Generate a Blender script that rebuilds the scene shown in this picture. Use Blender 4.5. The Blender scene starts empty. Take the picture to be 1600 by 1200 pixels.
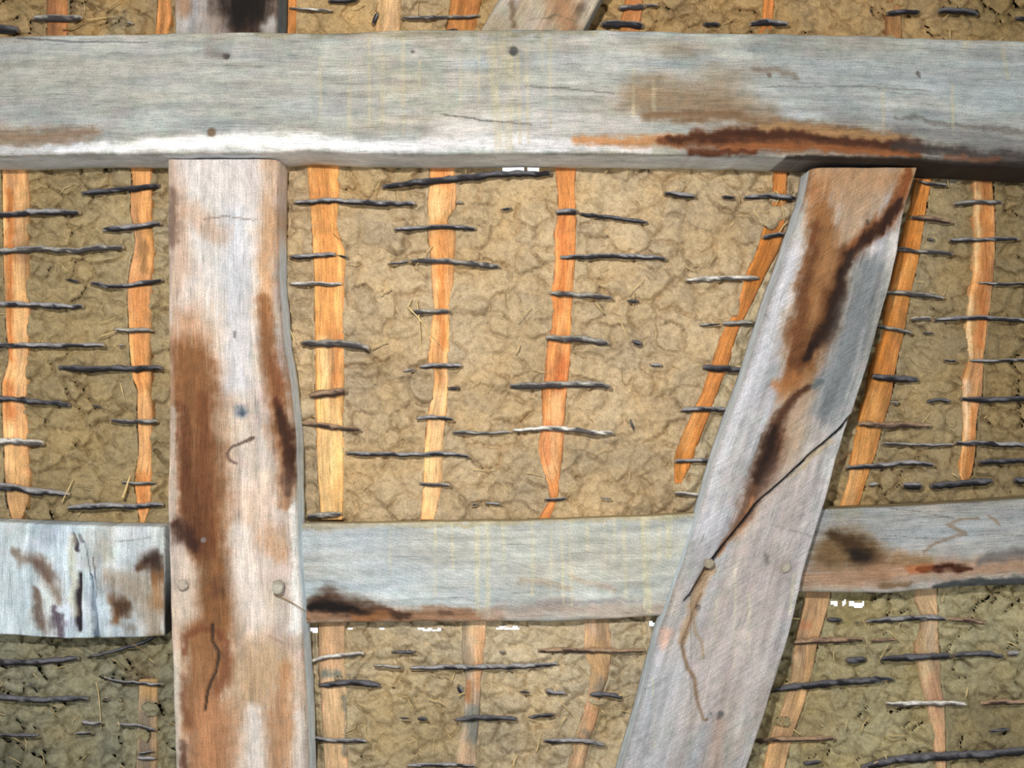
import bpy, math, random
import numpy as np

# ------------------------------------------------------------------ camera, sky, lights, exposure
scene = bpy.context.scene
col = scene.collection
ZC = 1.45            # height of the camera above the barn floor
D = 1.6              # camera to the front face of the long beam; there one photo pixel is one millimetre
cam_data = bpy.data.cameras.new('camera')
cam = bpy.data.objects.new('camera', cam_data)
col.objects.link(cam)
cam.location = (0, -D, ZC)
cam.rotation_euler = (math.pi / 2, 0, 0)
cam_data.sensor_width = 36
cam_data.lens = 36
cam_data.clip_start = 0.05
scene.camera = cam

world = bpy.data.worlds.new('overcast_sky')
scene.world = world
world.use_nodes = True
wn = world.node_tree.nodes
wn['Background'].inputs[0].default_value = (0.90, 0.95, 1.0, 1)
wn['Background'].inputs[1].default_value = 1.5


def area_light(name, loc, target, sx, sy, power, color):
    ld = bpy.data.lights.new(name, 'AREA')
    ld.shape = 'RECTANGLE'
    ld.size, ld.size_y = sx, sy
    ld.energy = power
    ld.color = color
    o = bpy.data.objects.new(name, ld)
    col.objects.link(o)
    o.location = loc
    from mathutils import Vector
    d = Vector(target) - Vector(loc)
    o.rotation_euler = d.to_track_quat('-Z', 'Y').to_euler()
    return o


# the photographer's flash, held above and left of the lens
area_light('camera_flash', (-0.22, -D + 0.02, ZC + 0.42), (-0.06, 0, ZC + 0.04), 0.06, 0.035, 25.0, (1.0, 0.96, 0.92))
# soft cool fill lamp added behind the camera; the back wall has no door
area_light('added_cool_fill', (-0.5, -3.95, 1.05), (0, 0, 1.0), 2.2, 2.0, 16.0, (0.86, 0.93, 1.0))

scene.view_settings.view_transform = 'Standard'
scene.view_settings.look = 'None'
scene.view_settings.exposure = 0.0
scene.view_settings.gamma = 1.0
scene.view_settings.use_curve_mapping = False

# ------------------------------------------------------------------ numeric helpers
rnd = random.Random(7)


def hash2(ix, iy, seed):
    h = (ix.astype(np.int64) * 374761393 + iy.astype(np.int64) * 668265263 + seed * 974711) & 0xffffffff
    h = ((h ^ (h >> 13)) * 1274126177) & 0xffffffff
    h = (h ^ (h >> 16)) & 0xffffffff
    return h.astype(np.float64) / 4294967295.0


def vnoise(x, y, seed=0):
    x = np.asarray(x, float); y = np.asarray(y, float)
    xi = np.floor(x); yi = np.floor(y)
    fx = x - xi; fy = y - yi
    fx = fx * fx * (3 - 2 * fx); fy = fy * fy * (3 - 2 * fy)
    a = hash2(xi, yi, seed); b = hash2(xi + 1, yi, seed)
    c = hash2(xi, yi + 1, seed); d = hash2(xi + 1, yi + 1, seed)
    return (a + (b - a) * fx) * (1 - fy) + (c + (d - c) * fx) * fy


def fbm(x, y, seed=0, octv=4):
    s = 0; a = 0.5; t = 0
    for k in range(octv):
        s = s + a * vnoise(x, y, seed + 31 * k); t += a
        x = np.asarray(x) * 2.03 + 11.3; y = np.asarray(y) * 2.03 + 5.7; a *= 0.5
    return s / t            # 0..1


def sstep(a, b, x):
    t = np.clip((x - a) / (b - a + 1e-9), 0, 1)
    return t * t * (3 - 2 * t)


GAIN = 1.0


def lin(c):
    c = np.asarray(c, float) / 255.0
    return np.where(c <= 0.04045, c / 12.92, ((c + 0.055) / 1.055) ** 2.4) * GAIN


def P(px, py, Y):
    """point on the ray of photo pixel px, py at depth Y behind the front of the long beam"""
    k = (D + Y) / D / 1000.0
    return (px - 800) * k, Y, (600 - py) * k + ZC


def seg_dist(x, y, pts):
    """distance to a polyline of (x, y, r), and the radius at the nearest point"""
    best = np.full(x.shape, 1e9); rad = np.zeros(x.shape)
    if len(pts) == 1:
        return np.hypot(x - pts[0][0], y - pts[0][1]) / pts[0][2], pts[0][2]
    for (x0, y0, r0), (x1, y1, r1) in zip(pts[:-1], pts[1:]):
        dx, dy = x1 - x0, y1 - y0
        u = np.clip(((x - x0) * dx + (y - y0) * dy) / (dx * dx + dy * dy + 1e-9), 0, 1)
        d = np.hypot(x - x0 - u * dx, y - y0 - u * dy) / (r0 + (r1 - r0) * u)
        best = np.minimum(best, d)
    return best, None


# ------------------------------------------------------------------ materials
def new_mat(name):
    m = bpy.data.materials.new(name)
    m.use_nodes = True
    nt = m.node_tree
    return m, nt, nt.nodes['Principled BSDF']


def node(nt, kind, **kw):
    n = nt.nodes.new(kind)
    for k, v in kw.items():
        if k.startswith('i_'):
            n.inputs[k[2:].replace('_', ' ')].default_value = v
        else:
            setattr(n, k, v)
    return n


def mixcol(nt, blend, fac, a, b):
    m = nt.nodes.new('ShaderNodeMix')
    m.data_type = 'RGBA'; m.blend_type = blend
    for sock, v in ((m.inputs[0], fac), (m.inputs[6], a), (m.inputs[7], b)):
        if hasattr(v, 'is_output'):
            nt.links.new(v, sock)
        else:
            sock.default_value = v
    return m.outputs[2]


def ramp(nt, src, stops):
    r = nt.nodes.new('ShaderNodeValToRGB')
    while len(r.color_ramp.elements) < len(stops):
        r.color_ramp.elements.new(0.5)
    for e, (p, c) in zip(r.color_ramp.elements, stops):
        e.position = p; e.color = (c, c, c, 1) if not isinstance(c, tuple) else c
    nt.links.new(src, r.inputs[0])
    return r.outputs[0]


def grain_mat(name, across=420.0, along=14.0, lo=0.74, hi=1.16, bump=0.25, rough=0.82, speck=0.30, fine=0.3, saw=0.0, angle=0.85):
    """colour attribute times fine grain that runs along the U axis of the timber"""
    m, nt, bs = new_mat(name)
    at = node(nt, 'ShaderNodeVertexColor', layer_name='Col')
    uv = node(nt, 'ShaderNodeTexCoord')
    def noise(su, sv, det, rg):
        mp = node(nt, 'ShaderNodeMapping'); mp.inputs['Scale'].default_value = (su, sv, 1)
        nt.links.new(uv.outputs['UV'], mp.inputs['Vector'])
        n = node(nt, 'ShaderNodeTexNoise', i_Scale=1.0, i_Detail=det, i_Roughness=rg)
        nt.links.new(mp.outputs[0], n.inputs['Vector'])
        return n.outputs['Fac']
    n1 = noise(along, across, 5.0, 0.7)
    n3 = noise(along * 2.2, across * 2.6, 2.0, 0.6)
    n2 = noise(430, 480, 3.0, 0.75)
    n4 = noise(60, 75, 4.0, 0.65)
    c = mixcol(nt, 'MULTIPLY', 1.0, at.outputs['Color'], ramp(nt, n1, [(0.27, lo), (0.5, 1.0), (0.74, hi)]))
    c = mixcol(nt, 'MULTIPLY', 1.0, c, ramp(nt, n3, [(0.3, 1 - fine), (0.45, 1.0), (0.72, 1 + fine * 0.6)]))
    c = mixcol(nt, 'MULTIPLY', 1.0, c, ramp(nt, n2, [(0.3, 1 - speck), (0.7, 1 + speck)]))
    c = mixcol(nt, 'MULTIPLY', 1.0, c, ramp(nt, n4, [(0.3, (0.80, 0.83, 0.82, 1)), (0.5, (1, 1, 1, 1)), (0.72, (1.18, 1.14, 1.12, 1))]))
    n5 = noise(along * 1.3, across * 1.1, 2.0, 0.5)                 # thin dark checks along the grain
    c = mixcol(nt, 'MULTIPLY', 1.0, c, ramp(nt, n5, [(0.27, 0.55), (0.36, 1.0)]))
    if saw:
        mp = node(nt, 'ShaderNodeMapping'); mp.inputs['Rotation'].default_value = (0, 0, angle); mp.inputs['Scale'].default_value = (1, 1, 1)
        nt.links.new(uv.outputs['UV'], mp.inputs['Vector'])
        mp2 = node(nt, 'ShaderNodeMapping'); mp2.inputs['Scale'].default_value = (18, 380, 1)
        nt.links.new(mp.outputs[0], mp2.inputs['Vector'])
        n6 = node(nt, 'ShaderNodeTexNoise', i_Scale=1.0, i_Detail=3.0, i_Roughness=0.6)
        nt.links.new(mp2.outputs[0], n6.inputs['Vector'])
        c = mixcol(nt, 'MULTIPLY', 1.0, c, ramp(nt, n6.outputs['Fac'], [(0.32, 1 - saw), (0.5, 1.0), (0.7, 1 + saw * 0.7)]))
    nt.links.new(c, bs.inputs['Base Color'])
    bs.inputs['Roughness'].default_value = rough
    bs.inputs['Specular IOR Level'].default_value = 0.25
    b = node(nt, 'ShaderNodeBump', i_Strength=bump, i_Distance=0.002)
    nt.links.new(n1, b.inputs['Height'])
    nt.links.new(b.outputs[0], bs.inputs['Normal'])
    return m


M_TIMBER = grain_mat('weathered_oak')
M_SAWN = grain_mat('sawn_oak', lo=0.86, hi=1.08, fine=0.12, saw=0.2)
M_RAIL = grain_mat('sawn_rail', along=8, lo=0.86, hi=1.1, fine=0.1, saw=0.13, angle=-0.33)
M_STAVE = grain_mat('split_wood', across=300, along=16, lo=0.62, hi=1.22, bump=0.5, fine=0.3)
M_PEG = grain_mat('peg_wood', across=300, along=60)


def clay_mat():
    m, nt, bs = new_mat('straw_clay')
    at = node(nt, 'ShaderNodeVertexColor', layer_name='Col')
    tc = node(nt, 'ShaderNodeTexCoord')
    geo = node(nt, 'ShaderNodeNewGeometry')
    oi = node(nt, 'ShaderNodeObjectInfo')
    n1 = node(nt, 'ShaderNodeTexNoise', i_Scale=95.0, i_Detail=6.0, i_Roughness=0.66)
    nt.links.new(geo.outputs['Position'], n1.inputs['Vector'])
    n2 = node(nt, 'ShaderNodeTexNoise', i_Scale=420.0, i_Detail=3.0, i_Roughness=0.7)
    nt.links.new(geo.outputs['Position'], n2.inputs['Vector'])
    a = ramp(nt, n1.outputs['Fac'], [(0.3, 0.76), (0.5, 1.0), (0.74, 1.2)])
    b = ramp(nt, n2.outputs['Fac'], [(0.28, 0.68), (0.5, 1.0), (0.75, 1.24)])
    r = ramp(nt, oi.outputs['Random'], [(0.0, (0.93, 0.93, 0.95, 1)), (0.5, (1.0, 1.0, 1.0, 1)), (1.0, (1.08, 1.055, 1.02, 1))])
    c = mixcol(nt, 'MULTIPLY', 1.0, at.outputs['Color'], a)
    c = mixcol(nt, 'MULTIPLY', 1.0, c, b)
    c = mixcol(nt, 'MULTIPLY', 1.0, c, r)
    nt.links.new(c, bs.inputs['Base Color'])
    bs.inputs['Roughness'].default_value = 0.95
    bs.inputs['Specular IOR Level'].default_value = 0.12
    bp = node(nt, 'ShaderNodeBump', i_Strength=0.8, i_Distance=0.004)
    nt.links.new(n1.outputs['Fac'], bp.inputs['Height'])
    bp2 = node(nt, 'ShaderNodeBump', i_Strength=0.5, i_Distance=0.0016)
    nt.links.new(n2.outputs['Fac'], bp2.inputs['Height'])
    nt.links.new(bp.outputs[0], bp2.inputs['Normal'])
    nt.links.new(bp2.outputs[0], bs.inputs['Normal'])
    return m


M_CLAY = clay_mat()


def twig_mat():
    m, nt, bs = new_mat('twig_bark')
    at = node(nt, 'ShaderNodeVertexColor', layer_name='Col')
    geo = node(nt, 'ShaderNodeNewGeometry')
    mp = node(nt, 'ShaderNodeMapping'); mp.inputs['Scale'].default_value = (110, 420, 420)
    nt.links.new(geo.outputs['Position'], mp.inputs['Vector'])
    n1 = node(nt, 'ShaderNodeTexNoise', i_Scale=1.0, i_Detail=4.0, i_Roughness=0.7)
    nt.links.new(mp.outputs[0], n1.inputs['Vector'])
    g = ramp(nt, n1.outputs['Fac'], [(0.3, 0.45), (0.5, 1.0), (0.72, 1.7)])
    nt.links.new(mixcol(nt, 'MULTIPLY', 1.0, at.outputs['Color'], g), bs.inputs['Base Color'])
    bs.inputs['Roughness'].default_value = 0.6
    bs.inputs['Specular IOR Level'].default_value = 0.35
    bp = node(nt, 'ShaderNodeBump', i_Strength=0.6, i_Distance=0.002)
    nt.links.new(n1.outputs['Fac'], bp.inputs['Height'])
    nt.links.new(bp.outputs[0], bs.inputs['Normal'])
    return m


M_TWIG = twig_mat()


def plain_mat(name, c, rough=0.8, noise=0.2, scale=30):
    m, nt, bs = new_mat(name)
    geo = node(nt, 'ShaderNodeNewGeometry')
    n1 = node(nt, 'ShaderNodeTexNoise', i_Scale=scale, i_Detail=5.0)
    nt.links.new(geo.outputs['Position'], n1.inputs['Vector'])
    g = ramp(nt, n1.outputs['Fac'], [(0.3, 1 - noise), (0.7, 1 + noise)])
    l = lin(c)
    nt.links.new(mixcol(nt, 'MULTIPLY', 1.0, (l[0], l[1], l[2], 1), g), bs.inputs['Base Color'])
    bs.inputs['Roughness'].default_value = rough
    return m


M_STRAW = plain_mat('dry_straw', (214, 188, 130), 0.6, 0.25, 60)
M_STRAW_DARK = plain_mat('dark_straw', (150, 122, 78), 0.6, 0.25, 60)
M_IRON = plain_mat('dark_iron', (52, 52, 56), 0.5)
M_FLOOR = plain_mat('earth_floor', (150, 138, 120), 0.95, 0.15, 6)
M_ROOM = plain_mat('limewashed_boards', (150, 146, 138), 0.95, 0.12, 4)


# ------------------------------------------------------------------ mesh helpers
def make_obj(name, verts, faces, mat, parent=None, colors=None, uvs=None, smooth=True):
    me = bpy.data.meshes.new(name)
    me.from_pydata([tuple(v) for v in verts] if not isinstance(verts, list) else verts, [], faces)
    if colors is not None:
        a = me.color_attributes.new('Col', 'FLOAT_COLOR', 'POINT')
        c4 = np.ones((len(verts), 4), np.float32); c4[:, :3] = np.clip(colors, 0.002, 0.95)
        a.data.foreach_set('color', c4.ravel())
    if uvs is not None:
        ul = me.uv_layers.new(name='UVMap')
        li = np.zeros(len(me.loops), np.int32); me.loops.foreach_get('vertex_index', li)
        ul.data.foreach_set('uv', np.asarray(uvs, np.float32)[li].ravel())
    if smooth:
        me.polygons.foreach_set('use_smooth', np.ones(len(me.polygons), bool))
    me.materials.append(mat)
    me.update()
    o = bpy.data.objects.new(name, me)
    col.objects.link(o)
    if parent is not None:
        o.parent = parent
    return o


def tag(o, label, cat=None, group=None):
    o['label'] = label
    if cat:
        o['category'] = cat
    if group:
        o['group'] = group
    return o


def paint(x, y, base, strokes, gx, gy, seed, mottle=0.16):
    """wood colour of points x, y (photo pixels on the timber face): mottled base and stain strokes.
    gx, gy: coordinates along and across the grain, for streaked edges"""
    base = np.asarray(base, float)
    n = fbm(gx / 90.0, gy / 9.0, seed, 4) - 0.5
    n2 = fbm(gx / 60.0, gy / 30.0, seed + 7, 3) - 0.5
    c = np.repeat(base[None, :], len(x), 0).astype(float)
    c *= (1 + mottle * 2.2 * n + mottle * 1.2 * n2)[:, None]
    hue = (fbm(gx / 120.0, gy / 25.0, seed + 3, 3) - 0.5)[:, None]
    c += hue * np.array([20.0, 3.0, -20.0])
    iso = (fbm(x / 34.0, y / 28.0, seed + 71, 4) - 0.5)[:, None]; iso2 = (fbm(x / 18.0, y / 16.0, seed + 73, 3) - 0.5)[:, None]
    c *= 1 + 0.20 * iso
    c += iso2 * np.array([9.0, -5.0, 3.0])
    wx = (fbm(x / 26.0, y / 26.0, seed + 11, 3) - 0.5) + 0.4 * (fbm(x / 6.0, y / 6.0, seed + 12, 2) - 0.5)
    wy = (fbm(x / 26.0, y / 26.0, seed + 17, 3) - 0.5) + 0.4 * (fbm(x / 6.0, y / 6.0, seed + 18, 2) - 0.5)
    streak = 0.65 * fbm(gx / 60.0, gy / 4.0, seed + 23, 3) + 0.35 * fbm(x / 7.0, y / 7.0, seed + 29, 3)
    for st in strokes:
        pts, colr, op, soft = st[:4]
        warp = st[4] if len(st) > 4 else 13.0
        if warp > 5:
            soft = min(0.95, soft * 1.45)
        d, _ = seg_dist(x + wx * warp, y + wy * warp, pts)
        mk = 1 - sstep(1 - soft, 1 + soft, d)
        if soft > 0.42 and warp > 5:
            mk = np.clip(mk + (streak - 0.5) * 1.7 * np.sqrt(np.clip(mk * (1 - mk), 0, 1)), 0, 1) * (0.86 + 0.28 * streak)
            mk = np.clip(mk, 0, 1)
        elif warp <= 2.0:
            mk = mk * (0.35 + 0.95 * sstep(0.3, 0.7, fbm(x / 3.0, y / 30.0, seed + 61, 3)))
            mk = np.clip(mk, 0, 1)
        mk = (mk * op)[:, None]
        cc = np.asarray(colr, float)[None, :] * (1 + 0.25 * n[:, None])
        c = c * (1 - mk) + cc * mk
    return np.clip(c, 4, 250)


def smooth_interp(t, tab):
    """piecewise cubic (monotone-ish) through a table of (t, v)"""
    tab = np.asarray(tab, float)
    ts, vs = tab[:, 0], tab[:, 1]
    h0 = np.diff(ts); sl = np.diff(vs) / h0
    m = np.zeros(len(ts)); m[0] = sl[0]; m[-1] = sl[-1]
    if len(ts) > 2:
        p = sl[:-1] * sl[1:]
        m[1:-1] = np.where(p > 0, 2 * p / (sl[:-1] + sl[1:] + np.where(p > 0, 0, 1)), 0)
    i = np.clip(np.searchsorted(ts, t) - 1, 0, len(ts) - 2)
    h = ts[i + 1] - ts[i]; u = np.clip((t - ts[i]) / h, 0, 1)
    return ((2 * u**3 - 3 * u**2 + 1) * vs[i] + (u**3 - 2 * u**2 + u) * h * m[i]
            + (-2 * u**3 + 3 * u**2) * vs[i + 1] + (u**3 - u**2) * h * m[i + 1])


def stations(t0, t1, step, in0, in1, coarse=25.0):
    out = [t0]
    while out[-1] < t1 - 1e-6:
        s = step if in0 - step <= out[-1] <= in1 else coarse
        out.append(min(out[-1] + s, t1))
    return np.array(out)


def timber(name, axis, ts, edge_a, edge_b, yf, yb, base, strokes, mat, parent=None, seed=0, nfront=90, ra=5.0, rb=5.0,
           rough=1.5, edge_noise=1.5, relief=None, side_a=None, side_b=None, mottle=0.16, skew=(0.0, 0.0), ybend=None, crossgrain=False, tint_w=None):
    """a hewn timber: face outline edge_a / edge_b (photo pixels) at depth yf, sides straight back to yb, rounded arrises"""
    A = smooth_interp(ts, edge_a) + (fbm(ts / 45.0, ts * 0 + 1.5, seed + 1, 3) - 0.5) * 2 * edge_noise
    B = smooth_interp(ts, edge_b) + (fbm(ts / 45.0, ts * 0 + 4.5, seed + 2, 3) - 0.5) * 2 * edge_noise
    s = np.linspace(0, 1, nfront)
    s = s - 0.035 * np.sin(2 * math.pi * s) / 1.0          # denser towards the arrises
    T, S = np.meshgrid(ts, s, indexing='ij')
    W = (B - A)[:, None]
    tn = (T - ts[0]) / (ts[-1] - ts[0])
    T = T + S * (skew[0] * np.clip(1 - tn * 4, 0, 1) + skew[1] * np.clip(tn * 4 - 3, 0, 1))
    C = A[:, None] + W * S
    px, py = (C, T) if axis == 'v' else (T, C)
    gx, gy = T, S * np.mean(B - A)
    if crossgrain:
        gx, gy = gy, gx + 6 * np.sin(gy / 40.0)
    Y = np.full(T.shape, yf)
    da = S * W; db = (1 - S) * W
    for dd, r in ((da, ra), (db, rb)):
        k = np.clip(1 - dd / r, 0, 1)
        Y += (r - np.sqrt(np.maximum(r * r - (k * r) ** 2, 0))) / 1000.0
    Y += (fbm(gx / 140.0, gy / 14.0, seed + 5, 4) - 0.5) * 0.001 * rough * 2
    Y += (fbm(gx / 60.0, gy / 45.0, seed + 6, 3) - 0.5) * 0.001 * rough * 2.5
    if ybend is not None:
        Y += ybend(px, py)
    if relief:
        for pts, depth, soft in relief:
            d, _ = seg_dist(px.ravel(), py.ravel(), pts)
            Y += depth * (1 - sstep(1 - soft, 1 + soft, d)).reshape(Y.shape)
    k = (D + yf) / D / 1000.0
    X = (px - 800) * k
    Z = (600 - py) * k + ZC
    colr = paint(px.ravel(), py.ravel(), base, strokes, gx.ravel(), gy.ravel(), seed, mottle).reshape(T.shape + (3,))
    nt_ = len(ts)
    # side columns
    nside = 6
    fr = np.linspace(1, 0, nside + 1)[:-1]                  # from the back to just behind the arris
    def side(i, tint, flip):
        xs, ys, zs, cs = [], [], [], []
        for f in fr:
            xs.append(X[:, i]); zs.append(Z[:, i])
            y0 = Y[:, i]
            ys.append(y0 + (yb - y0) * f)
            c = colr[:, i].copy()
            if tint is not None:
                nz = (fbm(ts / 50.0, np.full(nt_, f * 6.0), seed + 40, 3) - 0.5)[:, None]
                wt = (0.85 if tint_w is None else tint_w(ts))
                wt = np.broadcast_to(np.asarray(wt, float), (nt_,))[:, None]
                c = np.asarray(tint, float)[None, :] * (1 + 0.3 * nz) * wt + c * (1 - wt)
            cs.append(c)
        if flip:
            xs.reverse(); ys.reverse(); zs.reverse(); cs.reverse()
        st = lambda a: np.stack(a, 1)
        return st(xs), st(ys), st(zs), st(cs)
    ax, ay, az, ac = side(0, side_a, False)
    bx, by, bz, bc = side(-1, side_b, True)
    X2 = np.concatenate([ax, X, bx], 1); Y2 = np.concatenate([ay, Y, by], 1)
    Z2 = np.concatenate([az, Z, bz], 1); C2 = np.concatenate([ac, colr, bc], 1)
    nr = X2.shape[1]
    U = np.repeat((ts / 1000.0)[:, None], nr, 1)
    vfront = (S * W) / 1000.0
    V = np.concatenate([np.repeat(-(fr * (yb - yf))[None, :], nt_, 0), vfront,
                        vfront[:, -1:] + np.repeat((fr[::-1] * (yb - yf))[None, :], nt_, 0)], 1)
    verts = np.stack([X2, Y2, Z2], 2).reshape(-1, 3)
    idx = np.arange(nt_ * nr).reshape(nt_, nr)
    i0 = idx[:-1, :]; i1 = idx[1:, :]
    r0 = np.roll(i0, -1, 1); r1 = np.roll(i1, -1, 1)
    quads = np.stack([i0, r0, r1, i1], 2).reshape(-1, 4)
    if axis == 'v':
        quads = quads[:, ::-1]
    faces = quads.tolist()
    faces.append(idx[0].tolist() if axis == 'v' else idx[0][::-1].tolist())
    faces.append(idx[-1][::-1].tolist() if axis == 'v' else idx[-1].tolist())
    return make_obj(name, verts.tolist(), faces, mat, parent, lin(C2.reshape(-1, 3)), np.stack([V.ravel(), U.ravel()] if crossgrain else [U.ravel(), V.ravel()], 1))


def tube(name, pts3, radii, mat, parent, sides=8, colr=None, seed=0, flat=1.0):
    """a closed tube along 3-D points"""
    pts3 = np.asarray(pts3, float); n = len(pts3)
    tan = np.gradient(pts3, axis=0); tan /= np.linalg.norm(tan, axis=1)[:, None] + 1e-9
    ref = np.array([0.0, 1.0, 0.0])
    if abs(tan.mean(0)[1]) > 0.9:
        ref = np.array([1.0, 0.0, 0.0])
    b1 = np.cross(tan, ref); b1 /= np.linalg.norm(b1, axis=1)[:, None] + 1e-9
    b2 = np.cross(b1, tan)
    ang = np.linspace(0, 2 * math.pi, sides, endpoint=False)
    vs = (pts3[:, None, :] + radii[:, None, None] * (np.cos(ang)[None, :, None] * b1[:, None, :] + flat * np.sin(ang)[None, :, None] * b2[:, None, :]))
    verts = vs.reshape(-1, 3)
    idx = np.arange(n * sides).reshape(n, sides)
    a = idx[:-1]; b = idx[1:]
    q = np.stack([a, np.roll(a, -1, 1), np.roll(b, -1, 1), b], 2).reshape(-1, 4)[:, ::-1].tolist()
    q.append(idx[0].tolist()); q.append(idx[-1][::-1].tolist())
    return verts.tolist(), q, vs


def resample(pts, step):
    """smooth resampling of a 2-D polyline with any number of columns"""
    p = np.asarray(pts, float)
    L = np.concatenate([[0], np.cumsum(np.hypot(np.diff(p[:, 0]), np.diff(p[:, 1])))])
    n = max(3, int(L[-1] / step) + 1)
    t = np.linspace(0, L[-1], n)
    if len(p) == 2:
        return np.stack([np.interp(t, L, p[:, k]) for k in range(p.shape[1])], 1), t / L[-1]
    return np.stack([smooth_interp(t, np.stack([L, p[:, k]], 1)) for k in range(p.shape[1])], 1), t / L[-1]


TONES = {  # bark colour with painted shade below, pale top of dust and painted light
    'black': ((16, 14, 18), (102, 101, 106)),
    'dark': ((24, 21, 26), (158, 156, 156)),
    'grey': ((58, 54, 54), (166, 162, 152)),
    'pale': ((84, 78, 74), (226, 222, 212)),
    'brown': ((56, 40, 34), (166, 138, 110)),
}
TONE_LABEL = {'pale': 'pale peeled twig', 'brown': 'brown barked twig'}


def add_twig(parent, pts, w, tone, seed, depth=0.104, inside=None):
    p, u = resample(pts, 5.0)
    n = len(p)
    r = np.random.RandomState(seed)
    wob = (fbm(p[:, 0] / 26.0, p[:, 0] * 0 + seed * 1.7, seed, 3) - 0.5)
    p[:, 1] += wob * 3.2 + (fbm(p[:, 0] / 9.0, p[:, 0] * 0 + seed, seed + 2, 2) - 0.5) * 2.0
    rad = 0.5 * w * (0.92 + 0.62 * (fbm(p[:, 0] / 9.0, p[:, 0] * 0 + seed * 0.37, seed + 5, 2) - 0.5))
    taper = 0.62 + 0.38 * np.clip(np.minimum(u, 1 - u) * 6, 0, 1)
    rad = rad * taper
    Y = depth + 0.0035 * (1 - np.clip(np.minimum(u, 1 - u) * 5, 0, 1)) + 0.003 * (fbm(p[:, 0] / 60.0, p[:, 1] * 0 + seed, seed + 9, 2) - 0.5)
    pts3 = np.stack(P(p[:, 0], p[:, 1], Y), 1)
    v, f, vs = tube('twig', pts3, rad * (D + depth) / D / 1000.0, M_TWIG, parent, 9)
    dark, light = [np.asarray(c, float) for c in TONES[tone]]
    # dust and painted light on the upper side in broken streaks, dark below
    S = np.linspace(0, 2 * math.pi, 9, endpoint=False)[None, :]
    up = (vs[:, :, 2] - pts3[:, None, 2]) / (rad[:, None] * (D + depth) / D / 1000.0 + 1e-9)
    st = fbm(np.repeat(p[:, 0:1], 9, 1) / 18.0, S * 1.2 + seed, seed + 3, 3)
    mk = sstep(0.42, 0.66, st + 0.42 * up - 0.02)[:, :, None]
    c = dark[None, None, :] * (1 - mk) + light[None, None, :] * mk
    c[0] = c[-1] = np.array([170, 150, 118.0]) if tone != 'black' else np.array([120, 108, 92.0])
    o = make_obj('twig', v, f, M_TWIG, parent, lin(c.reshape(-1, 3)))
    if tone in TONE_LABEL:
        o['label'] = TONE_LABEL[tone]
    return o


def add_straw(parent, pts, w, seed, dark=False, depth=0.1035):
    p, u = resample(pts, 8.0)
    Y = np.full(len(p), depth) + 0.002 * np.sin(u * 9 + seed)
    v, f, _ = tube('straw', np.stack(P(p[:, 0], p[:, 1], Y), 1), np.full(len(p), w * 0.5 / 1000.0) * (1 - 0.4 * u), M_STRAW, parent, 5)
    return make_obj('straw', v, f, M_STRAW_DARK if dark else M_STRAW, parent)


def add_stave(parent, left, right, y0, y1, strokes, base, seed, yf=0.1115, point=False, label=None):
    ts = stations(y0, y1, 3.0, -20, 1220, 20)
    o = timber('stave', 'v', ts, left, right, yf, yf + 0.016, base, strokes, M_STAVE, parent, seed, nfront=16, ra=3, rb=3,
               rough=1.6, edge_noise=1.7, mottle=0.30)
    if label:
        o['label'] = label
    return o


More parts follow.
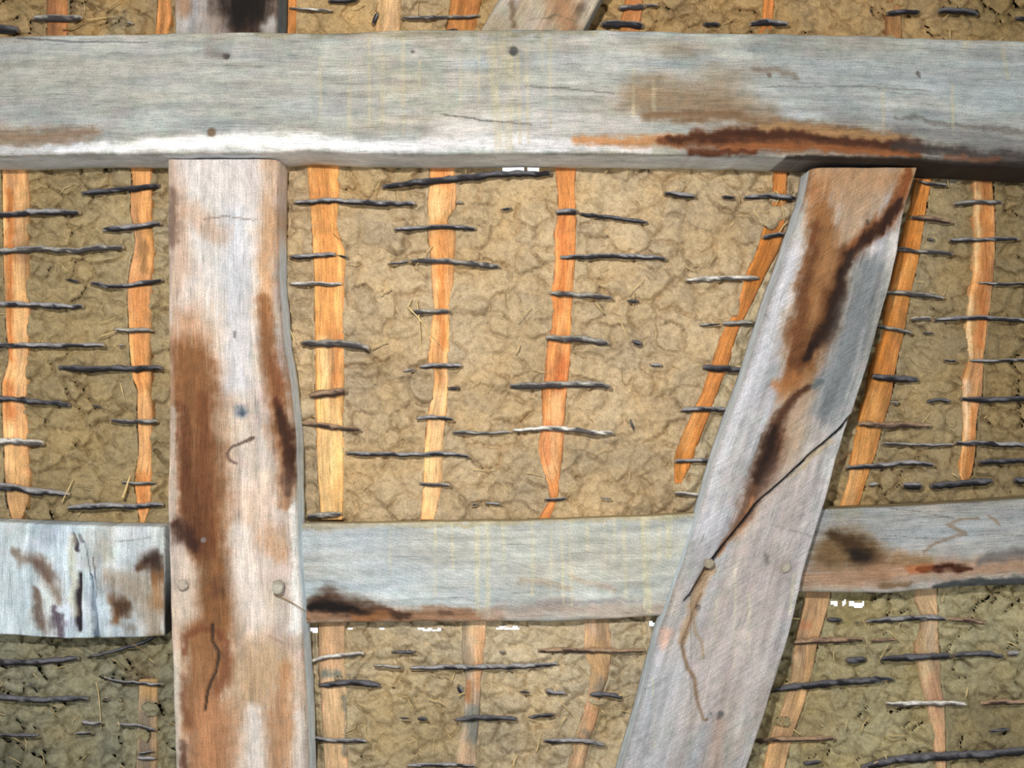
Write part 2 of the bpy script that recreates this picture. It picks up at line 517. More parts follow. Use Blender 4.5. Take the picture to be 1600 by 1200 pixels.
def clay_panel(name, label, poly_l, poly_r, y_top, y_bot, base, staves, twigs, straws, seed, spacing=38.0, slits=(), patches=(), step=2.6, nfib=50,
               dim=1.0):
    """one infill panel.  poly_l / poly_r: tables (y, x) of its side limits; y_top / y_bot tables (x, y).
    staves: dicts; twigs: (pts, width, tone); all in photo pixels."""
    r = np.random.RandomState(seed)
    xs_l = min(v for _, v in poly_l); xs_r = max(v for _, v in poly_r)
    ys_t = min(v for _, v in y_top); ys_b = max(v for _, v in y_bot)
    # backing slab of clay with daylight slits (the panel itself)
    kx = 4.0 if len(slits) else 8.0
    nx = int((xs_r - xs_l) / kx) + 1; ny = int((ys_b - ys_t) / kx) + 1
    gx = np.linspace(xs_l, xs_r, nx); gy = np.linspace(ys_t, ys_b, ny)
    def inside_panel(x, y):
        return ((x >= np.interp(y, *np.array(poly_l).T)) & (x <= np.interp(y, *np.array(poly_r).T))
                & (y >= np.interp(x, *np.array(y_top).T)) & (y <= np.interp(x, *np.array(y_bot).T)))
    def in_slit(x, y, grow=0.0):
        m = np.zeros(np.shape(x), bool)
        for (a, b, c, d) in slits:
            jag = (vnoise(np.asarray(x) / 7.0, np.asarray(y) * 0 + a, 5) - 0.5) * 5
            m |= (x > a - grow) & (x < b + grow) & (y > c - grow + jag) & (y < d + grow + jag * 0.5)
        return m
    GX, GY = np.meshgrid(gx, gy)
    YB = 0.137
    pts_f = np.stack(P(GX, GY, np.full(GX.shape, YB)), 2).reshape(-1, 3)
    pts_b = np.stack(P(GX, GY, np.full(GX.shape, YB + 0.012)), 2).reshape(-1, 3)
    idx = np.arange(nx * ny).reshape(ny, nx)
    CX = (GX[:-1, :-1] + GX[1:, 1:]) / 2; CY = (GY[:-1, :-1] + GY[1:, 1:]) / 2
    keep = inside_panel(CX, CY) & ~in_slit(CX, CY, 3.0)
    fq = np.stack([idx[:-1, :-1], idx[1:, :-1], idx[1:, 1:], idx[:-1, 1:]], 2)
    faces = fq[keep].tolist() + [[i + nx * ny for i in q[::-1]] for q in fq[keep].tolist()]
    kp = np.pad(keep, 1)
    N = nx * ny
    for j in range(ny - 1):
        for i in range(nx - 1):
            if kp[j + 1, i + 1]:
                a, b, c, d = idx[j, i], idx[j + 1, i], idx[j + 1, i + 1], idx[j, i + 1]
                if not kp[j + 1, i]: faces.append([a, a + N, b + N, b])
                if not kp[j + 1, i + 2]: faces.append([c, c + N, d + N, d])
                if not kp[j, i + 1]: faces.append([d, d + N, a + N, a])
                if not kp[j + 2, i + 1]: faces.append([b, b + N, c + N, c])
    root = make_obj(name, np.concatenate([pts_f, pts_b]).tolist(), faces, M_CLAY, None,
                    np.repeat(lin(np.asarray(base) * 0.97)[None, :], 2 * N, 0), smooth=False)
    tag(root, label, 'clay panel')
    # ---- seeds of the lumps
    def stave_inside(x, y):
        din = np.full(np.shape(x), -1e3)
        for s in staves:
            l = smooth_interp(y, s['l']); q = smooth_interp(y, s['r'])
            d = np.minimum(x - l, q - x)
            d = np.where((y < s['y0']) | (y > s['y1']), -1e3, d)
            for (cx, cy, cw, ch) in s.get('cover', ()):
                d = np.where(((x - cx) / cw) ** 2 + ((y - cy) / ch) ** 2 < 1, -1e3, d)
            din = np.maximum(din, d)
        return din
    def bay(x, y):
        k = np.zeros(np.shape(x))
        for s in staves:
            if s.get('nobay'): continue
            k += x > 0.5 * (smooth_interp(np.clip(y, s['y0'], s['y1']), s['l']) + smooth_interp(np.clip(y, s['y0'], s['y1']), s['r']))
        return k
    seeds = []
    acc = np.zeros((0, 3))
    tries = int((xs_r - xs_l) * (ys_b - ys_t) / spacing ** 2 * 26)
    cand = r.rand(tries, 3)
    cx = xs_l + cand[:, 0] * (xs_r - xs_l); cy = ys_t + cand[:, 1] * (ys_b - ys_t)
    ok = inside_panel(cx, cy) & (stave_inside(cx, cy) < 2) & ~in_slit(cx, cy, 4)
    cx, cy, cr = cx[ok], cy[ok], 0.55 + 0.95 * cand[ok, 2] ** 1.5
    cb = bay(cx, cy)
    for a, b, q, kb in zip(cx, cy, cr, cb):
        rr = spacing * q * 0.86
        if len(acc):
            dd = np.hypot(acc[:, 0] - a, (acc[:, 1] - b) * 1.25)
            if (dd < 0.5 * (rr + acc[:, 2])).any(): continue
        acc = np.concatenate([acc, [[a, b, rr]]])
        seeds.append(kb)
        if len(acc) >= 298: break
    sb = np.array(seeds)
    nx = int((xs_r - xs_l) / step) + 1; ny = int((ys_b - ys_t) / step) + 1
    gx = np.linspace(xs_l, xs_r, nx); gy = np.linspace(ys_t, ys_b, ny)
    GX, GY = np.meshgrid(gx, gy)
    x = GX.ravel(); y = GY.ravel()
    wx = x + (fbm(x / 30.0, y / 30.0, seed, 3) - 0.5) * 22 + (vnoise(x / 5.0, y / 5.0, seed + 2) - 0.5) * 4; wy = y + (fbm(x / 30.0, y / 30.0, seed + 9, 3) - 0.5) * 20 + (vnoise(x / 5.0, y / 5.0, seed + 8) - 0.5) * 4
    B = bay(x, y)
    f1 = np.full(x.shape, 1e9); f2 = np.full(x.shape, 1e9); lab = np.zeros(x.shape, int)
    for i, (a, b, q) in enumerate(acc):
        d = np.hypot(wx - a, (wy - b) * 1.25) - 0.42 * q + np.where(B != sb[i], 500, 0)
        m1 = d < f1
        f2 = np.where(m1, f1, np.minimum(f2, d)); lab = np.where(m1, i, lab); f1 = np.where(m1, d, f1)
    edge = np.clip(f2 - f1, 0, 60)
    tilt = r.rand(len(acc), 3) - 0.5
    k = lab
    dome = 1 - (1 - np.clip(edge / (0.56 * spacing), 0, 1)) ** 2.2
    sc = min(1.0, spacing / 40.0)
    crev = vnoise(x / 30.0, y / 30.0, seed + 77)                 # some joints stay shallow where lumps were pressed together
    amp = 0.003 + 0.0125 * sc * sstep(0.25, 0.8, crev)
    lev = (tilt[k, 0] * 0.007 + (wx - acc[k, 0]) / 40.0 * tilt[k, 1] * 0.007 + (wy - acc[k, 1]) / 40.0 * (tilt[k, 2] * 0.006))
    small = fbm(x / 11.0, y / 9.0, seed + 3, 4) - 0.5
    mid = fbm(x / 34.0, y / 28.0, seed + 4, 2) - 0.5
    ridg = np.abs(fbm(x / 17.0, y / 14.0, seed + 15, 3) - 0.5)
    fine = fbm(x / 4.5, y / 4.0, seed + 21, 2) - 0.5
    bil = np.clip(np.abs(2 * fbm(x / 26.0, y / 20.0, seed + 15, 2) - 1) / 0.45, 0, 1) ** 0.55      # smaller rounded knobs within a lump
    bil2 = np.clip(np.abs(2 * fbm(x / 11.0, y / 9.0, seed + 16, 2) - 1) / 0.5, 0, 1) ** 0.6
    crack = (1 - sstep(0.5, 5.0, edge)) * sstep(0.38, 0.66, vnoise(x / 42.0, y / 42.0, seed + 78)) * 0.0045 * sc
    Y = 0.1292 + crack - amp * dome + lev - small * 0.006 - mid * 0.011 - bil * 0.0042 - bil2 * 0.0020 - fine * 0.0040
    # staves lie in the clay; twigs are pressed into it
    din = stave_inside(x, y) + (fbm(x / 10.0, y / 10.0, seed + 33, 3) - 0.5) * 7
    for s in staves:
        for (cx_, cy_, cw_, ch_) in s.get('cover', ()):
            dc = ((x - cx_) / cw_) ** 2 + ((y - cy_) / ch_) ** 2
            Y = Y - 0.011 * (1 - sstep(0.6, 1.25, dc))
    Y = np.where(din > -6, Y * (1 - sstep(-6, 0, din)) + np.minimum(Y, 0.1145) * sstep(-6, 0, din), Y)
    Y = np.where(din > 0, Y + 0.022 * sstep(1.0, 6.0, din), Y)
    for pts, w, tone in twigs:
        p2 = [(a[0], a[1], w * 0.5) for a in pts]
        x0 = min(a[0] for a in pts) - 20; x1 = max(a[0] for a in pts) + 20
        y0 = min(a[1] for a in pts) - 25; y1 = max(a[1] for a in pts) + 25
        m = (x > x0) & (x < x1) & (y > y0) & (y < y1)
        if not m.any(): continue
        d, _ = seg_dist(x[m], y[m], p2)
        hi = 0.1085 + 0.003 * (fbm(x[m] / 9.0, y[m] / 9.0, seed + 41, 2) - 0.62) * 3.0
        Y[m] = np.where(d < 1.9, np.maximum(Y[m], hi * (1 - sstep(1.2, 1.9, d)) + Y[m] * sstep(1.2, 1.9, d)), Y[m])
    Y = np.where(din > 0, Y, np.minimum(Y, 0.1325))
    YY = Y.reshape(ny, nx)
    # normals from the whole height field so that neighbouring lumps shade as one surface
    Pw = np.stack(P(GX, GY, YY), 2)
    du = np.gradient(Pw, axis=1); dv = np.gradient(Pw, axis=0)
    nrm = np.cross(dv, du); nrm /= np.linalg.norm(nrm, axis=2)[:, :, None] + 1e-12
    nrm[nrm[:, :, 1] > 0] *= -1
    # colour
    nb = fbm(x / 120.0, y / 90.0, seed + 50, 3) - 0.5
    nh = fbm(x / 60.0, y / 60.0, seed + 51, 3) - 0.5
    c = np.asarray(base, float)[None, :] * (1 + 0.22 * nb[:, None] + 0.12 * small[:, None])
    c = c + nh[:, None] * np.array([16.0, 4.0, -14.0])
    for (pts, colr, op, soft) in patches:
        d, _ = seg_dist(x + small * 40, y + mid * 40, pts)
        mk = ((1 - sstep(1 - soft, 1 + soft, d)) * op)[:, None]
        c = c * (1 - mk) + np.asarray(colr, float)[None, :] * mk
    c = lin(np.clip(c, 5, 240))
    Pf = Pw.reshape(-1, 3); Nf = nrm.reshape(-1, 3)
    idx = np.arange(nx * ny).reshape(ny, nx)
    q = np.stack([idx[:-1, :-1], idx[1:, :-1], idx[1:, 1:], idx[:-1, 1:]], 2).reshape(-1, 4)
    qc = q[:, 0]
    qx = x[q].mean(1); qy = y[q].mean(1)
    keepq = inside_panel(qx, qy) & ~in_slit(qx, qy) & ~((din[q] > 8).all(1))
    q = q[keepq]
    ql = lab[q[:, 0]]
    order = np.argsort(ql, kind='stable'); q = q[order]; ql = ql[order]
    bounds = np.searchsorted(ql, np.arange(len(acc) + 1))
    for i in range(len(acc)):
        qq = q[bounds[i]:bounds[i + 1]]
        if len(qq) < 3: continue
        u, inv = np.unique(qq, return_inverse=True)
        o = make_obj('clay_lump', Pf[u].tolist(), inv.reshape(-1, 4).tolist(), M_CLAY, root, c[u])
        o.data.normals_split_custom_set_from_vertices(Nf[u].tolist())
    for i, s in enumerate(staves):
        add_stave(root, s['l'], s['r'], s['y0'], s['y1'], s.get('strokes', ()), s.get('base', (206, 148, 92)), seed * 7 + i,
                  yf=s.get('yf', 0.1115), label=s.get('label'))
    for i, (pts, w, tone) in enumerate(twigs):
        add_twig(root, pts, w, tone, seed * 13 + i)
    for i, s in enumerate(straws):
        add_straw(root, s[0], s[1], i + seed, dark=len(s) > 2)
    # loose chopped straw sticking out of the clay: beyond counting
    vs, fs = [], []
    for i in range(nfib):
        for _ in range(30):
            a = xs_l + r.rand() * (xs_r - xs_l); b = ys_t + r.rand() * (ys_b - ys_t)
            if inside_panel(np.array(a), np.array(b)) and stave_inside(np.array([a]), np.array([b]))[0] < -6: break
        L = 8 + 22 * r.rand() ** 2; th = r.rand() * math.pi
        ex, ey = a + L * math.cos(th), b + L * math.sin(th)
        if not inside_panel(np.array(ex), np.array(ey)): continue
        jj = int(np.clip((b - ys_t) / (ys_b - ys_t) * (ny - 1), 0, ny - 1)); ii = int(np.clip((a - xs_l) / (xs_r - xs_l) * (nx - 1), 0, nx - 1))
        y0 = YY[jj, ii] - 0.0006
        pm = [P(a, b, y0), P((a + ex) / 2 + r.randn() * 2, (b + ey) / 2 + r.randn() * 2, min(y0, 0.112) - 0.0025), P(ex, ey, min(y0, 0.112) - 0.001)]
        v, f, _ = tube('f', pm, np.array([0.0007, 0.0006, 0.0004]), M_STRAW, root, 4)
        o0 = len(vs); vs += v; fs += [[k2 + o0 for k2 in ff] for ff in f]
    if vs:
        st = make_obj('chopped_straw', vs, fs, M_STRAW, root)
        st['kind'] = 'stuff'
    return root


def S(rows, y0, y1, **kw):
    """a stave from rows (y, left, right)"""
    d = dict(l=[(a, b) for a, b, _ in rows], r=[(a, c) for a, _, c in rows], y0=y0, y1=y1)
    d.update(kw)
    return d

# ------------------------------------------------------------------ the setting: a plain barn interior round the framed wall
def box(name, x0, x1, y0, y1, z0, z1, mat):
    v = [(x, y, z) for x in (x0, x1) for y in (y0, y1) for z in (z0, z1)]
    f = [(0, 1, 3, 2), (4, 6, 7, 5), (0, 4, 5, 1), (2, 3, 7, 6), (0, 2, 6, 4), (1, 5, 7, 3)]
    o = make_obj(name, v, f, mat, smooth=False)
    o['kind'] = 'structure'
    return o


XL, XR, ZT = -2.6, 2.6, 2.62
box('floor', XL, XR, -4.1, 0.3, -0.08, 0.0, M_FLOOR)
box('ceiling', XL, XR, -4.1, 0.3, ZT, ZT + 0.06, M_ROOM)
box('wall_back', XL, XR, -4.18, -4.1, 0, ZT, M_ROOM)
M_CLAYWALL = plain_mat('clay_wall', (150, 125, 82), 0.95, 0.25, 40)
wl, _, _ = P(-118, 0, 0.14); wr, _, _ = P(1718, 0, 0.14)
_, _, wt = P(0, -98, 0.14); _, _, wb = P(0, 1288, 0.14)
fv = [(XL, 0.13, 0), (XR, 0.13, 0), (XR, 0.13, ZT), (XL, 0.13, ZT), (wl, 0.13, wb), (wr, 0.13, wb), (wr, 0.13, wt), (wl, 0.13, wt)]
fv += [(a, 0.19, c) for a, b, c in fv]
ff = [(0, 1, 5, 4), (1, 2, 6, 5), (2, 3, 7, 6), (3, 0, 4, 7)]
ff += [tuple(i + 8 for i in q[::-1]) for q in ff] + [(4, 5, 13, 12), (5, 6, 14, 13), (6, 7, 15, 14), (7, 4, 12, 15)]
o = make_obj('wall_front', fv, ff, M_CLAYWALL, smooth=False)
o['kind'] = 'structure'

# ------------------------------------------------------------------ timbers
BROWN = (142, 88, 52); DARK = (62, 36, 22); ORANGE = (164, 108, 62); DRIP = (196, 176, 126); PALE = (228, 226, 224)
TOP, FOOT = -400, 2040


def drips(rows, colr=(184, 173, 140), op=0.5):
    return [([(x, y0, w), (x + s, y1, w * 0.8)], colr, op, 0.6, 2.0) for x, y0, y1, w, s in rows]


# --- long horizontal beam
beam_strokes = [
    ([(-40, 120, 60), (300, 120, 50), (520, 150, 60)], (158, 160, 156), 0.55, 0.8),
    ([(-20, 212, 16), (60, 214, 14), (150, 205, 10)], (124, 98, 76), 0.75, 0.7),
    ([(90, 234, 5), (300, 224, 12), (420, 222, 14), (500, 226, 12), (650, 230, 7)], (240, 240, 240), 0.9, 0.6), ([(600, 228, 8), (780, 224, 11), (900, 228, 9), (1010, 234, 5)], (222, 220, 222), 0.85, 0.6),
    ([(0, 234, 7), (130, 232, 7)], (206, 208, 214), 0.7, 0.5),
    ([(700, 205, 20), (860, 195, 22), (1000, 195, 16)], (200, 194, 190), 0.6, 0.8),
    ([(880, 110, 40), (960, 95, 36)], (182, 184, 180), 0.5, 0.9),
    ([(1000, 150, 26), (1090, 158, 30), (1200, 172, 18)], (134, 108, 78), 0.75, 0.8),
    ([(1040, 78, 10), (1080, 82, 9)], (120, 110, 92), 0.5, 0.8),
    ([(1120, 120, 20), (1180, 118, 20)], (142, 126, 104), 0.55, 0.9),
    ([(1010, 180, 8), (1120, 180, 9), (1220, 196, 9), (1330, 206, 7), (1420, 212, 5)], (112, 84, 58), 0.75, 0.6),
    ([(1200, 130, 36), (1330, 120, 45), (1480, 120, 50), (1650, 140, 60)], (156, 166, 170), 0.6, 0.8),
    ([(1180, 110, 6), (1240, 116, 5)], (110, 96, 80), 0.6, 0.6),
    ([(900, 220, 6), (980, 222, 9), (1060, 218, 10)], (176, 120, 72), 0.85, 0.6),
    ([(1030, 222, 6), (1090, 216, 14), (1200, 218, 19), (1320, 223, 21), (1430, 234, 15)], (104, 62, 36), 0.95, 0.4),
    ([(1045, 217, 4), (1110, 211, 8), (1230, 211, 8), (1330, 216, 8), (1410, 224, 8)], (66, 36, 20), 0.95, 0.45),
    ([(1080, 235, 5), (1120, 237, 5), (1180, 236, 4)], (84, 42, 20), 0.9, 0.5),
    ([(1190, 196, 5), (1260, 202, 6), (1340, 208, 6), (1400, 214, 5)], (160, 126, 86), 0.8, 0.5),
    ([(1130, 228, 4), (1230, 230, 5), (1330, 233, 5), (1440, 244, 4)], (146, 88, 48), 0.7, 0.5),
    ([(1400, 200, 7), (1480, 214, 13), (1560, 222, 14), (1650, 230, 14)], (112, 112, 112), 0.75, 0.8),
    ([(1400, 226, 8), (1500, 238, 9), (1580, 246, 9), (1660, 250, 10)], (58, 50, 48), 0.9, 0.6),
    ([(1230, 246, 3), (1320, 248, 5), (1430, 252, 7), (1520, 258, 8), (1660, 266, 10)], (34, 26, 22), 0.95, 0.4, 6),  # dark edge stain, with the shade of the underside painted in
    ([(1480, 246, 4), (1560, 250, 5)], (120, 70, 44), 0.6, 0.6),
    ([(1400, 182, 3), (1500, 196, 4), (1600, 206, 4)], (96, 90, 84), 0.6, 0.6),
    ([(400, 55, 5), (640, 50, 5), (760, 52, 5), (930, 50, 4)], (126, 116, 88), 0.5, 0.8),
    ([(690, 178, 1.3), (770, 190, 1.2), (830, 194, 1)], (90, 86, 82), 0.8, 0.4, 3),
    ([(820, 134, 1.2), (900, 140, 1), (960, 146, 1)], (96, 92, 86), 0.7, 0.4, 3),
    ([(30, 60, 1.6), (130, 65, 1.4), (230, 66, 1)], (84, 84, 88), 0.7, 0.4, 3),
    ([(1200, 136, 1.2), (1320, 134, 1), (1450, 142, 1.2)], (110, 108, 106), 0.7, 0.4, 3),
] + drips([(545, 100, 210, 3.5, 2), (577, 60, 200, 2.5, 0), (597, 80, 210, 3.5, 0), (629, 60, 215, 3, 1), (655, 95, 140, 2.5, 0),
           (748, 60, 170, 1.5, 0), (768, 75, 232, 7, 12), (797, 95, 230, 8, -2), (786, 60, 110, 16, 4), (809, 85, 225, 3, 3),
           (822, 80, 222, 2.5, 4), (847, 45, 110, 2.5, 0), (720, 90, 160, 2, 0), (1022, 130, 170, 4, 0), (990, 110, 180, 3, 0),
           (1488, 130, 210, 2, 2), (1566, 72, 122, 4, 8), (1510, 60, 76, 6, 0), (1380, 140, 200, 3, 0), (860, 60, 200, 3, 0), (500, 90, 190, 3, 0)]) + [
    ([(353, 87, 5)], (60, 58, 54), 0.95, 0.4, 4), ([(330, 78, 9), (345, 86, 8)], (120, 112, 104), 0.6, 0.7),
    ([(330, 207, 7)], (112, 92, 74), 0.95, 0.3, 3), ([(802, 80, 7)], (78, 78, 74), 0.95, 0.4, 3), ([(644, 80, 3)], (70, 70, 66), 0.8, 0.5, 3),
    ([(1433, 114, 3), (1436, 120, 2)], (80, 76, 72), 0.8, 0.5, 3), ([(1202, 118, 4)], (96, 80, 66), 0.7, 0.5, 3),
]
ts = stations(-130, 1730, 2.4, -10, 1610, 20)
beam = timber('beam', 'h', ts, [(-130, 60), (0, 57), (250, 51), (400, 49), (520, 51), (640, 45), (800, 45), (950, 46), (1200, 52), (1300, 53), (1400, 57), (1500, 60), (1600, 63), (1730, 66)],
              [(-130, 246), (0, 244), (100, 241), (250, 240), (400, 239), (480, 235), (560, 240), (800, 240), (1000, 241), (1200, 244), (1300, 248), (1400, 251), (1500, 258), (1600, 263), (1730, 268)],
              0.0, 0.106, (157, 157, 149), beam_strokes, M_TIMBER, None, 101, nfront=110, ra=6, rb=5, edge_noise=2.2, side_b=(222, 232, 242), side_a=(150, 130, 95), tint_w=lambda t: 0.85 - 0.8 * sstep(1130, 1330, t),  # side_b: bluish daylight painted into the underside, fading out to the right
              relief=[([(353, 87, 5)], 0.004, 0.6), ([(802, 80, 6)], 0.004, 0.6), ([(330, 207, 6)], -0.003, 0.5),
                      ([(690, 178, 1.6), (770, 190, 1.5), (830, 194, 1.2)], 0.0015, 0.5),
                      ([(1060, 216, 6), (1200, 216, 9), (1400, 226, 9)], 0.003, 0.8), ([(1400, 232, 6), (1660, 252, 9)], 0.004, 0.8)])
tag(beam, 'long weathered grey horizontal beam with a burnt brown streak along its lower right edge', 'beam')

# --- upright post
post_strokes = [
    ([(345, 255, 66), (345, 330, 62), (350, 430, 44)], (203, 200, 197), 0.85, 0.6),
    ([(330, 1010, 70), (380, 1080, 80), (360, 1200, 90), (350, 1300, 90)], (186, 160, 134), 0.75, 0.6),
    ([(272, 260, 14), (280, 420, 16), (276, 560, 10)], (168, 138, 116), 0.55, 0.8),
    ([(268, 300, 7), (272, 350, 9), (268, 380, 6)], (98, 76, 62), 0.7, 0.8),
    ([(296, 500, 20), (300, 560, 34), (302, 610, 42)], (172, 126, 90), 0.65, 0.7),
    ([(298, 560, 30), (306, 640, 40), (312, 720, 42), (318, 790, 42), (326, 850, 36), (332, 900, 30), (332, 960, 32), (328, 985, 36)], (120, 79, 46), 0.92, 0.4),
    ([(284, 640, 8), (290, 720, 12), (300, 790, 18), (312, 850, 20)], (84, 48, 28), 0.7, 0.8),
    ([(318, 620, 10), (322, 760, 12), (330, 860, 10)], (100, 58, 34), 0.6, 0.8),
    ([(276, 815, 9), (288, 836, 15), (304, 850, 10)], (54, 32, 24), 0.92, 0.6),
    ([(342, 915, 12), (340, 930, 8)], (96, 60, 42), 0.6, 0.8),
    ([(424, 250, 12), (420, 330, 13), (416, 430, 15), (414, 500, 14)], (188, 142, 98), 0.75, 0.6),
    ([(412, 470, 10), (420, 550, 14), (432, 610, 17), (440, 670, 18), (446, 730, 13), (444, 785, 10)], (128, 84, 50), 0.9, 0.55),
    ([(434, 625, 5), (443, 660, 9), (450, 710, 9), (450, 750, 8), (449, 770, 5)], (56, 32, 20), 0.95, 0.55),
    ([(428, 560, 5), (436, 630, 6)], (112, 64, 38), 0.6, 0.8),
    ([(366, 340, 20), (372, 420, 24), (370, 520, 22), (372, 600, 20)], (192, 194, 200), 0.8, 0.9),
    ([(300, 260, 20), (390, 280, 40)], (208, 198, 194), 0.6, 0.9),
    ([(300, 330, 16), (316, 345, 16), (345, 365, 14)], (180, 140, 108), 0.5, 0.9),
    ([(286, 470, 12), (300, 440, 12)], (214, 206, 202), 0.5, 0.8),
    ([(400, 800, 36), (420, 760, 26)], (216, 190, 168), 0.6, 0.9),
    ([(425, 845, 22), (438, 870, 14)], (190, 148, 112), 0.7, 0.9),
    ([(376, 830, 12), (385, 900, 20), (400, 960, 24)], (222, 214, 208), 0.7, 0.8),
    ([(461, 790, 7), (464, 850, 9), (466, 920, 9), (462, 980, 12)], (240, 240, 236), 0.85, 0.7),
    ([(278, 870, 14), (292, 900, 18), (290, 960, 16)], (208, 192, 176), 0.8, 0.8),
    ([(320, 1005, 30), (326, 1040, 34), (312, 1090, 26), (300, 1130, 16)], (140, 98, 64), 0.95, 0.4), ([(318, 1100, 24), (320, 1160, 34), (322, 1240, 36)], (170, 124, 90), 0.8, 0.6),
    ([(288, 1020, 5), (290, 995, 5), (312, 982, 5), (342, 984, 5), (358, 1005, 5), (356, 1040, 8), (340, 1080, 8)], (112, 66, 42), 0.75, 0.7),
    ([(284, 1060, 6), (286, 1110, 7), (296, 1130, 7)], (98, 60, 40), 0.6, 0.8),
    ([(415, 1035, 34), (400, 1070, 30)], (182, 152, 116), 0.7, 0.7),
    ([(340, 1120, 28), (330, 1200, 34), (325, 1290, 30)], (176, 124, 86), 0.75, 0.7),
    ([(446, 1040, 10), (440, 1110, 16), (436, 1200, 18)], (178, 128, 86), 0.7, 0.8),
    ([(396, 1110, 10), (398, 1180, 18), (402, 1260, 20)], (226, 220, 216), 0.8, 0.7),
    ([(468, 1120, 8), (470, 1200, 9)], (226, 222, 214), 0.6, 0.8),
    ([(284, 1165, 7), (284, 1200, 9)], (72, 46, 34), 0.85, 0.7),
    ([(268, 1020, 7), (272, 1100, 9), (276, 1200, 7)], (200, 192, 178), 0.8, 0.7),
    ([(268, 640, 4), (270, 720, 4), (270, 800, 5)], (176, 164, 150), 0.8, 0.6),
    ([(375, 642, 9)], (112, 122, 134), 0.85, 0.6), ([(376, 643, 4)], (66, 78, 92), 0.9, 0.6),
    ([(366, 520, 3), (366, 528, 2)], (110, 108, 106), 0.8, 0.5, 3), ([(318, 843, 4)], (130, 128, 126), 0.9, 0.4, 3),
    ([(352, 680, 12), (346, 650, 10)], (192, 166, 140), 0.6, 0.9),
    ([(396, 685, 3), (375, 694, 2), (360, 700, 1.8), (355, 711, 2.2), (360, 720, 2), (370, 725, 1.6)], (92, 76, 68), 0.85, 0.4, 3),
    ([(318, 342, 1.1), (350, 338, 1), (380, 342, 1.2), (402, 344, 1)], (132, 116, 106), 0.8, 0.5, 3),
    ([(332, 976, 2), (332, 1000, 2), (343, 1020, 2.6), (337, 1050, 2.2), (324, 1080, 2.4), (320, 1110, 1.6)], (70, 56, 46), 0.9, 0.4, 3),
    ([(420, 994, 2), (434, 1000, 2), (442, 1006, 1.4)], (170, 146, 130), 0.8, 0.5, 3),
]
ts = np.concatenate([stations(249, 1215, 2.4, 0, 1225), stations(1240, FOOT, 40, 0, 0, 40)])
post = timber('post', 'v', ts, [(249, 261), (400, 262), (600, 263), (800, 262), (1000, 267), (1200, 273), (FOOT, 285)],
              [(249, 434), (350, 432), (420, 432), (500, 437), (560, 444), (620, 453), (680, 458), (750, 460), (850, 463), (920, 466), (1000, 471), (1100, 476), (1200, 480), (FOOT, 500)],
              0.03, 0.106, (198, 182, 169), post_strokes, M_TIMBER, None, 202, nfront=96, ra=7, rb=15, edge_noise=1.6, side_b=(206, 222, 230), side_a=(120, 106, 92), tint_w=lambda t: 0.15 + 0.7 * sstep(340, 400, t),  # side_b: right side painted paler and bluer, as if daylit
              relief=[([(375, 642, 7)], 0.004, 0.7), ([(396, 685, 3), (375, 694, 2.2), (360, 700, 2), (355, 711, 2.4), (360, 720, 2.2), (370, 725, 1.8)], 0.003, 0.5),
                      ([(332, 976, 2.4), (332, 1000, 2.4), (343, 1020, 3), (337, 1050, 2.6), (324, 1080, 2.6), (320, 1110, 2)], 0.005, 0.5),
                      ([(330, 1010, 36), (322, 1060, 28)], -0.004, 0.9), ([(443, 640, 8), (450, 760, 7)], 0.004, 0.8), ([(376, 712, 24)], -0.003, 0.9)])
tag(post, 'thick upright post of pale oak with long brown stains and two pegs', 'post')


def peg(parent, px, py, r, yf, prot, c, seed, square=False, tilt=(0, 0)):
    n = 6 if square else 10
    rr = np.random.RandomState(seed)
    k = 1.0 / 1000.0
    jit = 0.88 + 0.24 * rr.rand(n)
    vs, cs = [], []
    rings = [(0.03, 1.0), (-prot * 0.75, 0.96), (-prot, 0.82)]
    for d, s in rings:
        for i in range(n):
            a = 2 * math.pi * i / n + 0.4
            x, y, z = P(px, py, yf + d)
            m = -d / prot if d < 0 else 0
            vs.append((x + (math.cos(a) * r * s * jit[i] + tilt[0] * m) * k, y, z + (math.sin(a) * r * s * jit[i] + tilt[1] * m) * k))
            cs.append(np.asarray(c, float) * (0.9 + 0.2 * rr.rand()))
    x, y, z = P(px, py, yf - prot * 1.04)
    vs.append((x + tilt[0] * k, y, z + tilt[1] * k)); cs.append(np.asarray(c, float) * 1.08)
    f = []
    for j in range(2):
        for i in range(n):
            a = j * n + i; b = j * n + (i + 1) % n
            f.append((a, b, b + n, a + n))
    f += [(2 * n + i, 2 * n + (i + 1) % n, 3 * n) for i in range(n)]
    f.append(tuple(range(n - 1, -1, -1)))
    uv = [(v[0] * 3, v[2] * 3) for v in vs]
    return make_obj('peg', vs, f, M_PEG, parent, lin(np.array(cs)), uv, smooth=False)


peg(post, 285, 914, 10, 0.03, 0.012, (172, 160, 146), 1)
peg(post, 438, 910, 11, 0.03, 0.024, (176, 172, 158), 2, True, (-5, -10))
o = add_straw(post, [(428, 928), (445, 936), (462, 945), (478, 956)], 2.4, 5, dark=True, depth=0.022)
o['label'] = 'thin dark fibre hanging from the peg'

